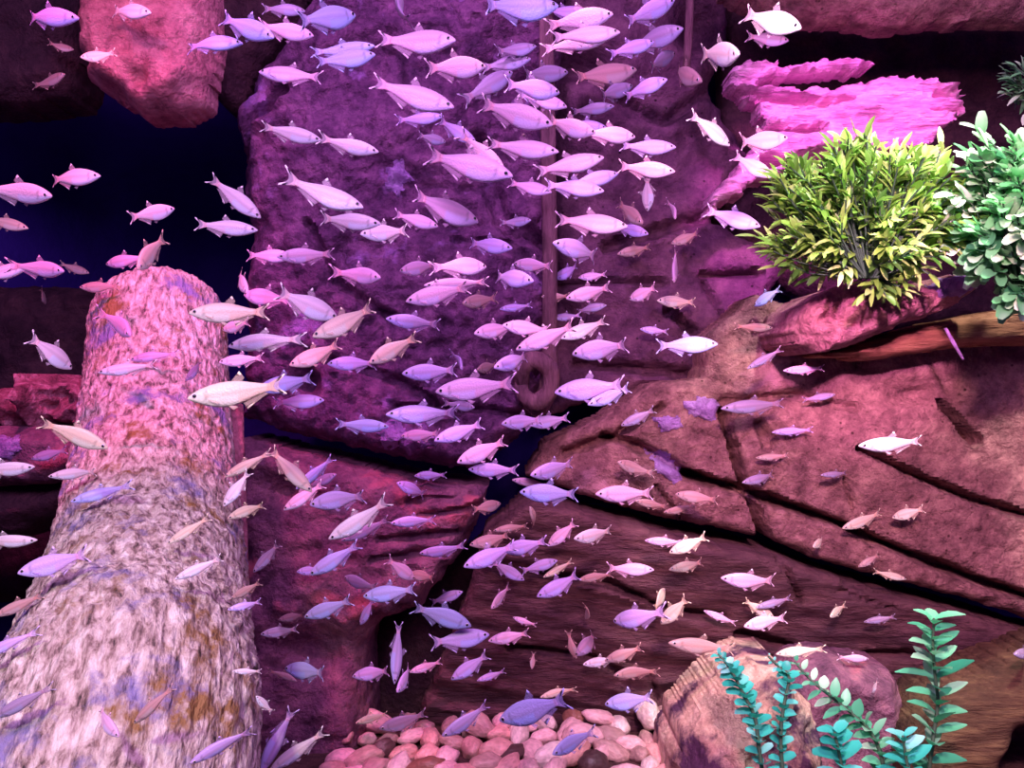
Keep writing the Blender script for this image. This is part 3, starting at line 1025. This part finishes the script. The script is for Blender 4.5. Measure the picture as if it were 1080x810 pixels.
# ------------------------------------------------------------------ the fish
#  nose x, nose y, tail x, tail y, body height, tone
FISH = [
 (85,20,17,15,22,'L'),(160,14,113,9,18,'W'),(85,60,122,58,14,'Y'),(257,47,190,44,19,'B'),(289,40,232,18,24,'B'),(107,186,45,188,20,'W'),
 (53,207,-12,198,24,'W'),(68,78,38,93,14,'T'),(78,52,50,47,10,'T'),(375,16,312,22,28,'B'),(331,38,270,26,20,'P'),(395,48,328,58,18,'B'),
 (396,57,330,68,22,'B'),(273,76,342,82,20,'P'),(339,148,274,133,18,'W'),(399,160,337,147,18,'W'),(383,218,298,192,26,'W'),(402,236,333,230,20,'W'),
 (380,247,432,243,20,'W'),(479,113,390,88,28,'P'),(468,122,415,129,14,'L'),(480,42,400,46,30,'P'),(512,70,446,72,26,'P'),(425,-6,418,28,20,'G'),
 (590,5,500,12,32,'B'),(646,15,576,26,24,'P'),(654,34,578,40,22,'P'),(641,42,570,50,18,'P'),(712,0,655,25,22,'L'),(721,30,660,52,24,'G'),
 (672,73,600,85,26,'T'),(668,90,625,104,18,'G'),(704,84,655,101,18,'L'),(648,112,600,118,14,'G'),(712,56,680,72,18,'G'),(590,98,530,88,24,'L'),
 (598,113,545,98,18,'P'),(600,76,545,80,20,'G'),(583,132,503,108,28,'P'),(629,140,570,127,22,'P'),(669,145,615,138,20,'P'),(589,160,513,153,22,'P'),
 (540,76,488,106,22,'G'),(541,186,446,162,30,'P'),(532,178,482,140,18,'P'),(637,166,562,182,22,'P'),(652,183,597,196,18,'L'),(637,202,572,193,20,'L'),
 (582,203,535,192,16,'P'),(713,155,652,155,18,'L'),(712,181,650,175,19,'P'),(683,223,683,184,14,'W'),(780,57,738,57,28,'W'),(769,154,730,118,20,'W'),
 (832,145,770,152,22,'P'),(815,187,772,163,18,'P'),(802,239,742,221,20,'L'),(845,30,782,14,28,'W'),(832,43,785,38,16,'P'),
 (30,241,-20,229,14,'Y'),(66,286,18,280,19,'P'),(30,281,-28,294,18,'W'),(184,220,134,230,19,'W'),(275,230,220,186,20,'W'),(272,243,203,236,18,'W'),
 (113,279,152,270,15,'P'),(146,284,170,250,22,'Y'),(94,288,62,278,10,'T'),(84,303,128,302,13,'T'),(48,321,43,303,9,'T'),(136,354,116,330,20,'P'),
 (75,389,33,354,24,'W'),(103,393,168,384,14,'W'),(138,380,186,371,12,'P'),(195,402,216,379,10,'G'),(114,473,42,443,22,'Y'),(33,484,72,474,12,'G'),
 (37,492,-32,498,17,'W'),(50,503,110,495,13,'W'),(75,529,140,511,14,'B'),(197,420,308,407,30,'Y'),(272,411,331,397,20,'B'),(342,422,286,425,17,'L'),
 (199,330,287,329,24,'Y'),(235,348,264,339,14,'W'),(262,309,248,285,15,'W'),(310,271,257,268,16,'P'),(292,271,353,267,18,'P'),(400,293,357,287,20,'P'),
 (356,336,290,306,26,'W'),(258,311,305,316,20,'P'),(329,355,400,325,24,'Y'),(242,366,318,353,20,'W'),(231,382,280,377,14,'W'),(305,385,362,364,20,'Y'),
 (345,384,400,382,17,'L'),(390,383,438,354,20,'Y'),(505,234,430,206,30,'P'),(462,239,414,225,16,'P'),(407,336,466,343,17,'L'),(428,318,497,302,22,'P'),
 (512,282,458,279,22,'P'),(421,286,466,278,17,'P'),(447,301,518,297,13,'P'),(488,320,523,314,16,'T'),(564,297,514,289,21,'L'),(541,262,490,255,18,'L'),
 (542,278,584,281,16,'P'),(527,326,561,322,9,'L'),(500,352,544,344,18,'P'),(530,343,582,349,18,'P'),(544,369,610,342,20,'P'),(520,388,563,374,18,'L'),
 (424,394,484,390,20,'L'),(460,413,545,405,27,'P'),(486,390,483,371,13,'L'),(503,390,525,384,12,'T'),(410,450,352,447,16,'B'),(407,437,486,436,22,'L'),
 (423,460,466,457,14,'P'),(458,465,511,446,18,'L'),(482,488,536,464,20,'P'),(494,495,549,496,17,'L'),(529,447,574,442,17,'L'),(558,448,602,440,15,'L'),
 (559,501,609,489,20,'L'),(548,519,613,521,22,'B'),(540,506,581,512,10,'P'),(418,509,453,523,14,'L'),(437,502,471,500,10,'L'),(412,552,461,547,13,'L'),
 (528,531,497,538,14,'T'),(558,534,568,558,10,'T'),(585,414,662,405,26,'L'),(620,427,666,408,16,'B'),(603,374,668,361,24,'L'),(592,357,640,338,16,'W'),
 (597,315,646,302,17,'P'),(571,313,601,312,10,'T'),(583,335,613,333,9,'L'),(675,347,706,350,9,'L'),(757,363,690,364,20,'B'),(583,293,615,281,14,'L'),
 (610,293,641,289,10,'P'),(582,256,638,271,22,'L'),(662,239,583,231,24,'P'),(684,247,645,237,14,'L'),(678,236,651,213,17,'T'),(711,231,710,212,11,'P'),
 (651,268,688,260,12,'T'),(708,257,739,245,12,'T'),(711,298,713,261,15,'P'),(664,316,693,302,15,'P'),(693,317,735,319,14,'Y'),(796,323,822,303,14,'B'),
 (815,346,773,344,10,'T'),(655,449,692,431,12,'G'),(760,431,832,425,16,'G'),(628,521,691,520,20,'P'),(670,528,705,535,10,'T'),(712,521,760,528,14,'T'),
 (652,487,686,500,14,'T'),(782,509,822,500,11,'G'),(680,570,723,572,10,'P'),(706,583,747,565,15,'Y'),(690,601,637,599,15,'P'),(705,601,746,592,12,'T'),
 (760,609,822,616,18,'P'),(648,655,698,647,22,'L'),(701,621,690,644,15,'Y'),(697,658,726,630,16,'Y'),(742,644,778,658,8,'P'),(785,661,828,650,16,'P'),
 (816,651,783,632,12,'Y'),(705,678,777,685,18,'T'),(638,743,691,735,20,'B'),(566,629,614,606,18,'L'),(518,642,538,617,14,'P'),(617,653,623,636,10,'T'),
 (607,692,634,664,16,'P'),(608,694,598,669,10,'T'),(578,576,608,550,14,'P'),(605,568,649,560,17,'W'),(495,575,541,564,15,'T'),(489,598,546,574,20,'L'),
 (530,581,577,571,18,'L'),(553,612,517,591,14,'L'),(588,591,548,603,13,'L'),(573,609,605,591,8,'Y'),(443,583,491,578,13,'L'),(488,624,453,636,12,'L'),
 (497,661,433,637,23,'B'),(516,669,452,679,22,'L'),(515,676,560,667,14,'P'),(541,651,566,660,7,'P'),(476,717,516,689,16,'L'),(503,718,534,707,8,'L'),
 (561,706,563,687,6,'T'),(371,714,416,705,16,'L'),(416,722,422,652,12,'L'),(418,730,436,702,17,'L'),(432,709,467,697,10,'P'),(375,763,411,751,10,'Y'),
 (400,768,452,754,18,'G'),(466,776,518,744,18,'L'),(527,760,602,736,30,'B'),(583,796,627,768,20,'B'),(500,770,537,778,12,'L'),(570,736,608,723,9,'Y'),
 (615,701,652,694,11,'W'),(638,697,679,682,14,'T'),(648,713,693,704,14,'T'),(40,569,-32,572,15,'W'),(18,605,99,582,24,'L'),(-6,650,48,626,13,'T'),
 (-15,692,33,666,12,'L'),(176,574,223,544,11,'Y'),(184,611,236,587,12,'W'),(127,777,97,746,16,'P'),(142,763,181,724,7,'T'),(200,806,269,765,15,'L'),
 (-6,757,55,724,10,'G'),(243,632,277,612,10,'T'),(240,643,277,634,9,'L'),(267,604,296,571,12,'W'),(327,606,379,574,18,'B'),(313,603,341,600,10,'L'),
 (321,651,373,632,18,'B'),(293,654,326,647,10,'T'),(275,669,316,663,12,'W'),(380,659,394,631,12,'L'),(383,629,441,621,19,'B'),(437,611,407,589,16,'P'),
 (432,605,461,610,13,'T'),(364,608,396,622,16,'G'),(347,568,411,530,20,'W'),(326,533,391,519,22,'L'),(299,538,343,509,15,'W'),(329,519,283,472,18,'Y'),
 (312,516,353,481,12,'B'),(240,547,283,529,13,'Y'),(236,534,263,496,14,'W'),(238,503,283,477,12,'Y'),(300,705,348,710,20,'B'),(313,719,284,705,8,'T'),
 (270,734,288,752,9,'W'),(274,816,311,744,12,'L'),(284,813,346,769,14,'W'),(245,708,277,708,7,'W'),(905,470,978,466,18,'W'),(888,557,933,541,13,'Y'),
 (941,546,976,536,13,'Y'),(857,577,871,567,10,'Y'),(956,611,920,602,8,'Y'),(905,598,929,584,8,'T'),(788,389,826,367,8,'G'),(826,391,871,388,10,'P'),
 (814,456,859,453,8,'L'),(881,416,845,422,7,'G'),(797,483,833,480,8,'T'),(865,501,898,499,7,'G'),(819,690,868,683,12,'Y'),(916,695,882,693,9,'P'),
 (876,651,890,637,10,'Y'),(911,656,946,650,8,'G'),(920,731,926,717,7,'W'),(797,641,836,630,9,'G'),(1068,690,1092,688,12,'G'),(322,12,275,8,14,'G'),
 (618,10,572,16,16,'L'),(560,62,506,72,18,'G'),(502,150,460,126,16,'L'),(690,44,640,58,18,'L'),(742,86,702,72,22,'T'),(566,48,520,58,16,'G'),
 (640,135,596,130,14,'L'),(470,150,440,142,12,'G'),(560,232,528,236,12,'G'),(640,322,606,328,10,'G'),(500,430,470,425,12,'G'),(355,500,322,515,12,'G'),
 (360,570,412,548,14,'G'),(520,560,560,553,9,'T'),(700,540,735,534,9,'T'),(610,612,648,604,10,'T'),
]
LIT_TONE = {'W': (1.0, 0.94, 0.94), 'Y': (1.0, 0.88, 0.62), 'P': (0.96, 0.64, 0.86), 'L': (0.74, 0.56, 0.98), 'B': (0.58, 0.60, 1.0),  # tints carry the lamp colour as well as the fish's own
        'T': (0.62, 0.40, 0.36), 'G': (0.48, 0.38, 0.56)}
TNAME = {'W': 'white', 'Y': 'cream', 'P': 'pink', 'L': 'lavender', 'B': 'bluish', 'T': 'tan', 'G': 'greyish'}

# profile: x from nose (+0.5) to the tail root (-0.27); upper and lower edge, half width
PROF = [(0.500, 0.004, -0.006, 0.003), (0.490, 0.018, -0.018, 0.012), (0.465, 0.036, -0.034, 0.022), (0.43, 0.056, -0.054, 0.032),
        (0.38, 0.080, -0.080, 0.041), (0.32, 0.101, -0.106, 0.047), (0.25, 0.119, -0.129, 0.050), (0.18, 0.130, -0.142, 0.050),
        (0.10, 0.133, -0.144, 0.047), (0.03, 0.126, -0.132, 0.042), (-0.04, 0.112, -0.112, 0.036), (-0.11, 0.092, -0.088, 0.030),
        (-0.18, 0.070, -0.064, 0.023), (-0.24, 0.052, -0.047, 0.016), (-0.29, 0.045, -0.041, 0.010), (-0.315, 0.044, -0.040, 0.006)]


def interp_prof(x):
    for a, b in zip(PROF[:-1], PROF[1:]):
        if b[0] <= x <= a[0]:
            t = (a[0] - x) / (a[0] - b[0])
            return [a[i] + (b[i] - a[i]) * t for i in range(1, 4)]
    return list(PROF[-1][1:])


def set_pat(me, cols):
    ca = me.color_attributes.new('pat', 'FLOAT_COLOR', 'POINT')
    ca.data.foreach_set('color', np.array(cols, dtype=np.float32).ravel())


def fish_meshes(b, spread):
    """body, fins and eyes of one fish one unit long, its back bent sideways by b"""
    def bend(x, y, z):
        k = max(0.0, 0.22 - x)
        return (x, y + b * k * k - b * 0.05, z)
    out = {}
    V, Fc, C = [], [], []
    SEG = 18
    xs = []
    for a, c in zip(PROF[:-1], PROF[1:]):
        xs += [a[0], (a[0] + c[0]) / 2]
    xs.append(PROF[-1][0])
    for x in xs:
        up, lo, hw = interp_prof(x)
        mid, hh = (up + lo) / 2, (up - lo) / 2
        for s in range(SEG):
            an = 2 * math.pi * s / SEG
            z = mid + hh * math.sin(an)
            y = hw * math.copysign(abs(math.cos(an)) ** 0.8, math.cos(an))
            gill = math.exp(-((x - 0.325 - 0.2 * (z / 0.12) ** 2 * -0.3) / 0.010) ** 2) * (1 if abs(z) < 0.08 else 0)
            y *= 1 + 0.05 * (1 if x > 0.325 else 0)
            V.append(bend(x, y, z))
            rel = (z - mid) / max(hh, 1e-4)
            c = [0.98, 0.86, 0.93]
            if rel > 0.55:
                c = [0.80, 0.72, 0.80]                    # darker back
            if rel < -0.15 and x > 0.0:
                c = [0.88, 1.0, 1.15]                    # silver belly sac
            lat = math.exp(-((rel - 0.10) / 0.13) ** 2) * (1 if x < 0.30 else 0)
            c = [v * (1 - 0.34 * lat) for v in c]
            c = [v * (1 - 0.45 * gill) for v in c]
            if x < -0.27:
                c = [c[0] * 1.05, c[1] * 0.82, c[2] * 0.76]
            C.append((*c, 1))
    nr = len(xs)
    for i in range(nr - 1):
        for s in range(SEG):
            s2 = (s + 1) % SEG
            Fc.append((i * SEG + s, (i + 1) * SEG + s, (i + 1) * SEG + s2, i * SEG + s2))
    Fc.append(tuple(range(SEG)))
    Fc.append(tuple((nr - 1) * SEG + s for s in range(SEG))[::-1])
    me = mesh_np('body', V, Fc)
    set_pat(me, C)
    me.materials.append(M_body)
    out['body'] = me

    def fin(name, rows, thick=0.003, patf=None):
        """rows of points base -> tip, swept along the fin; closed thin blade"""
        V, Fc, C = [], [], []
        nr, nc = len(rows), len(rows[0])
        for sgn in (1, -1):
            for i, row in enumerate(rows):
                for j, (x, y, z) in enumerate(row):
                    t = j / (nc - 1)
                    th = thick * (1 - 0.85 * t)
                    V.append(bend(x, y + sgn * th, z))
                    C.append(patf(i / (nr - 1), t) if patf else (0.9, 0.8, 0.9, 0.35))
        o = nr * nc
        for i in range(nr - 1):
            for j in range(nc - 1):
                a = i * nc + j
                Fc.append((a, a + 1, a + nc + 1, a + nc))
                Fc.append((o + a, o + a + nc, o + a + nc + 1, o + a + 1))
        rim = [j for j in range(nc)] + [i * nc + nc - 1 for i in range(1, nr)] + [(nr - 1) * nc + j for j in range(nc - 2, -1, -1)] + \
              [i * nc for i in range(nr - 2, 0, -1)]
        for a, c in zip(rim, rim[1:] + rim[:1]):
            Fc.append((a, o + a, o + c, c))
        me = mesh_np(name, V, Fc)
        set_pat(me, C)
        me.materials.append(M_fin)
        out[name] = me

    # forked tail: two lobes swept back
    rows = []
    for i in range(13):
        s = -1 + 2 * i / 12
        zr = 0.040 * s + 0.002
        lobe = abs(s)
        xt = -0.395 - 0.105 * lobe ** 1.3 + 0.03 * max(0, lobe - 0.8) * 5
        zt = spread * 0.125 * math.copysign(lobe ** 0.75, s)
        rows.append([(-0.295 + (xt + 0.295) * t, 0.0, zr + (zt - zr) * (t ** 1.15)) for t in (0, .2, .4, .54, .62, .78, .84, 1)])

    def tailpat(s, t):
        lobe = abs(2 * s - 1)
        if lobe > 0.4 and t > 0.8:
            return (1.25, 1.25, 1.25, 0.95)
        if lobe > 0.4 and 0.5 < t <= 0.8:
            return (0.05, 0.04, 0.05, 0.95)
        if t < 0.35:
            return (1.0, 0.80, 0.80, 0.75)
        return (0.95, 0.85, 0.95, 0.30)
    fin('tail_fin', rows, 0.004, tailpat)

    def tip_pat(s, t):
        if s < 0.35 and t > 0.75:
            return (1.25, 1.25, 1.25, 0.9)
        if s < 0.35 and 0.55 < t <= 0.75:
            return (0.06, 0.05, 0.06, 0.85)
        return (0.95, 0.85, 0.92, 0.22)
    rows = []
    for i in range(7):
        t0 = i / 6
        x0 = 0.08 - 0.11 * t0
        z0 = interp_prof(x0)[0] - 0.006
        hgt = 0.10 * (1 - 0.62 * t0)
        rows.append([(x0 + (-0.015 - 0.045 * t0 - x0) * t, 0, z0 + hgt * t) for t in (0, .25, .5, .7, .86, 1)])
    fin('dorsal_fin', rows, 0.003, tip_pat)
    rows = []
    for i in range(9):
        t0 = i / 8
        x0 = -0.02 - 0.22 * t0
        z0 = interp_prof(x0)[1] + 0.006
        hgt = 0.085 * (1 - 0.72 * t0 ** 0.7)
        rows.append([(x0 - 0.045 * t, 0, z0 - hgt * t) for t in (0, .25, .5, .7, .86, 1)])
    fin('anal_fin', rows, 0.003, tip_pat)
    rows = []
    for i in range(5):
        t0 = i / 4
        x0 = 0.13 - 0.03 * t0
        rows.append([(x0 - 0.06 * t - 0.02 * t0 * t, 0.012 + 0.02 * t, -0.128 - (0.06 - 0.03 * t0) * t) for t in (0, .35, .7, 1)])
    fin('pelvic_fin', rows, 0.002)
    rows = []
    for i in range(5):
        t0 = i / 4
        rows.append([(0.30 - 0.10 * t, 0.047 + 0.03 * t, -0.045 - 0.010 * t0 - (0.02 + 0.035 * t0) * t) for t in (0, .35, .7, 1)])
    fin('pectoral_fin', rows, 0.0015)

    for sgn in (1, -1):
        bm = bmesh.new()
        bmesh.ops.create_uvsphere(bm, u_segments=14, v_segments=12, radius=0.026)
        for v in bm.verts:
            v.co = Vector((v.co.x, v.co.z, -v.co.y))
        for f in bm.faces:
            cen = f.calc_center_median()
            f.material_index = 1 if math.hypot(cen.x, cen.z) < 0.0175 and cen.y * sgn > 0 else 0
            f.smooth = True
        up, lo, hw = interp_prof(0.425)
        for v in bm.verts:
            x, y, z = v.co
            v.co = bend(x + 0.425, y * 0.55 + sgn * hw * 0.90, z + 0.012)
        me = bpy.data.meshes.new('eye')
        bm.to_mesh(me)
        bm.free()
        me.materials.append(M_eyew)
        me.materials.append(M_eyeb)
        out['eye' + str(sgn)] = me
    return out


def fish_proto(b, spread):
    ms = fish_meshes(b, spread)
    root = bpy.data.objects.new('fish', None)
    root.empty_display_size = 0.01
    kids = []
    for key in ('body', 'tail_fin', 'dorsal_fin', 'anal_fin', 'pelvic_fin', 'pectoral_fin', 'eye1', 'eye-1'):
        o = bpy.data.objects.new('eye' if key.startswith('eye') else key, ms[key])
        kids.append(o)
    return root, kids


PROTO = [fish_proto(b, s) for b, s in ((0.0, 1.0), (0.55, 0.9), (-0.55, 1.1), (0.25, 1.05), (-0.25, 0.85))]

# distance to whatever stands behind each fish
dg_v, dg_f = [], []
for o in BVH_OBJS:
    off = len(dg_v)
    me = o.data
    co = np.empty(len(me.vertices) * 3, dtype=np.float32)
    me.vertices.foreach_get('co', co)
    dg_v += [tuple(c) for c in co.reshape(-1, 3)]
    dg_f += [tuple(off + i for i in p.vertices) for p in me.polygons]
BV = BVHTree.FromPolygons(dg_v, dg_f)


def clear_depth(us):
    best = 9
    for (u, v) in us:
        d = Vector(((u - 540) / F, 1.0, -(v - 405) / F))
        ln = d.length
        hit = BV.ray_cast(Vector((0, 0, CAMZ)), d / ln)
        if hit[0] is not None:
            best = min(best, hit[0].y)
    return best


ZONES = [  # name, test
 ('in front of the rounded log top', lambda u, v: 95 < u < 235 and 318 < v < 415),
 ('over the lower bark log', lambda u, v: v > 415 and u < 240 and u > 85 + (500 - v) * 0.33),
 ('beside the lumpy rocks at the left edge', lambda u, v: u < 120 and 340 < v < 540),
 ('in the gap left of the leaning log', lambda u, v: u < 110 and v >= 540),
 ('by the rose rock lobe at top left', lambda u, v: u < 225 and v < 125),
 ('in the dark cave', lambda u, v: u < 250 and v < 345),
 ('along the top left of the boulder', lambda u, v: u < 400 and v < 100),
 ('across the upper left boulder', lambda u, v: u < 410 and v < 260),
 ('at the boulder edge beside the log top', lambda u, v: u < 345 and v < 345),
 ('above the log shoulder', lambda u, v: u < 345 and v < 440),
 ('along the top of the boulder', lambda u, v: u < 560 and v < 95),
 ('across the upper middle boulder', lambda u, v: u < 560 and v < 215),
 ('across the centre of the boulder', lambda u, v: u < 560 and v < 310),
 ('across the lower boulder', lambda u, v: u < 560 and v < 425),
 ('at the top beside the stake', lambda u, v: u < 760 and v < 62),
 ('right of the upper stake', lambda u, v: u < 740 and v < 125),
 ('by the middle of the stake', lambda u, v: u < 640 and v < 215),
 ('by the lower stake', lambda u, v: u < 640 and v < 325),
 ('at the foot of the stake', lambda u, v: u < 660 and v < 435),
 ('at the ragged magenta shelf', lambda u, v: u >= 740 and v < 200),
 ('before the smooth rock face', lambda u, v: u < 765 and v < 270),
 ('under the smooth rock face', lambda u, v: u < 850 and v < 372),
 ('along the long dark crevice', lambda u, v: u < 520 and v < 475 and u > 345),
 ('beside the plank right of the log', lambda u, v: u < 300 and v < 640),
 ('over the crevice right of the log', lambda u, v: u < 400 and v < 560),
 ('above the shadowed gap', lambda u, v: u < 625 and v < 515),
 ('over the reddish rock block', lambda u, v: u < 400 and v < 640),
 ('over the block foot, left of the pillar', lambda u, v: u < 395 and v >= 640),
 ('right of the reddish block', lambda u, v: u < 470 and v < 640),
 ('in the shadowed gap', lambda u, v: u < 625 and v < 585),
 ('before the upper streaky rock', lambda u, v: u < 660 and v < 645),
 ('before the dark pillar', lambda u, v: u < 480 and v < 745),
 ('above the gravel', lambda u, v: u < 640 and v > 733),
 ('before the lower streaky rock', lambda u, v: u < 735 and v >= 645),
 ('over the left of the cracked slab', lambda u, v: u < 765 and v < 556),
 ('just below the cracked slab', lambda u, v: u < 850 and v < 640),
 ('over the cracked slab', lambda u, v: v < 560),
 ('near the slanting crack at right', lambda u, v: v < 625),
 ('above the tan boulder', lambda u, v: True),
]


def zone(u, v):
    for n, f in ZONES:
        if f(u, v):
            return n


rf = random.Random(5)
recs = []
for idx, (nu, nv, tu, tv, hh, tone) in enumerate(FISH):
    lp = math.hypot(nu - tu, nv - tv)
    ratio = hh / lp
    cosy = max(0.42, min(1.0, 0.335 / ratio)) if ratio > 0.335 else 1.0
    L0 = rf.uniform(0.046, 0.056)
    extra = rf.uniform(0, 0.30) if cosy == 1.0 else 0
    cosy = cosy * math.cos(extra)
    Yd = F * L0 * cosy / lp
    surf = clear_depth([(nu, nv), (tu, tv), ((nu + tu) / 2, (nv + tv) / 2), ((nu + tu) / 2, (nv + tv) / 2 - hh / 2), ((nu + tu) / 2, (nv + tv) / 2 + hh / 2)])
    tany = math.tan(math.acos(cosy))
    Yd = min(Yd, 1.22)
    for _ in range(3):
        halfd = 0.5 * lp * Yd / F * tany
        Yd = min(Yd, surf - 0.016 - halfd)
    Yd = max(Yd, 0.40)
    if tone in 'TG':
        Yd = max(Yd, min(surf - 0.02 - halfd, 1.2) - 0.03)
    sgn = rf.choice((-1, 1))
    halfd = 0.5 * lp * Yd / F * tany
    nose = P(nu, nv, Yd + sgn * halfd)
    tail = P(tu, tv, Yd - sgn * halfd)
    L = (nose - tail).length
    fwd = (nose - tail).normalized()
    ref = Vector((0, 0, 1))
    if abs(fwd.z) > 0.85:
        ref = Vector((-1 if fwd.x > 0 else 1, 0, 0.3))
    up = (ref - fwd * ref.dot(fwd)).normalized()
    side = up.cross(fwd).normalized()
    roll = Matrix.Rotation(rf.uniform(-0.22, 0.22), 3, 'X')
    zs = (hh * Yd / F) / L / 0.265
    zs = max(0.75, min(1.4, zs))
    rot = Matrix((fwd, side, up)).transposed() @ roll
    root0, kids0 = PROTO[0 if rf.random() < 0.3 else rf.randrange(5)]
    r = root0.copy()
    COL.objects.link(r)
    c = (nose + tail) / 2
    r.matrix_world = Matrix.Translation(c) @ rot.to_4x4() @ Matrix.Diagonal((L, L, L * zs * 0.87, 1))
    tc = LIT_TONE[tone]
    v = rf.uniform(0.9, 1.0)
    for k in kids0:
        q = k.copy()
        COL.objects.link(q)
        q.parent = r
        q.color = (tc[0] * v, tc[1] * v, tc[2] * v, 1)
    du, dv = nu - tu, nv - tv
    steep = abs(dv) / max(abs(du), 1)
    hd = 'right' if du > 0 else 'left'
    if steep > 1.3:
        face = 'diving' if dv > 0 else 'rising'
    elif steep > 0.28:
        face = f'facing {hd}, nose ' + ('down' if dv > 0 else 'up')
    else:
        face = f'facing {hd}'
    recs.append([zone((nu + tu) / 2, (nv + tv) / 2), ('small ' if lp < 36 else 'large ' if lp > 72 else '') + TNAME[tone], face, (nu + tu) / 2, r])
groups = {}
for rec in recs:
    groups.setdefault((rec[0], rec[1], rec[2]), []).append(rec)
for (zn, tn, fc), lst in groups.items():
    lst.sort(key=lambda q: q[3])
    for i, rec in enumerate(lst):
        w = ordinal(i, len(lst))
        tag(rec[4], f'{tn} fish {fc}, {zn}' + (f', {w} of these' if w else ''), 'fish', 'fish of the shoal')
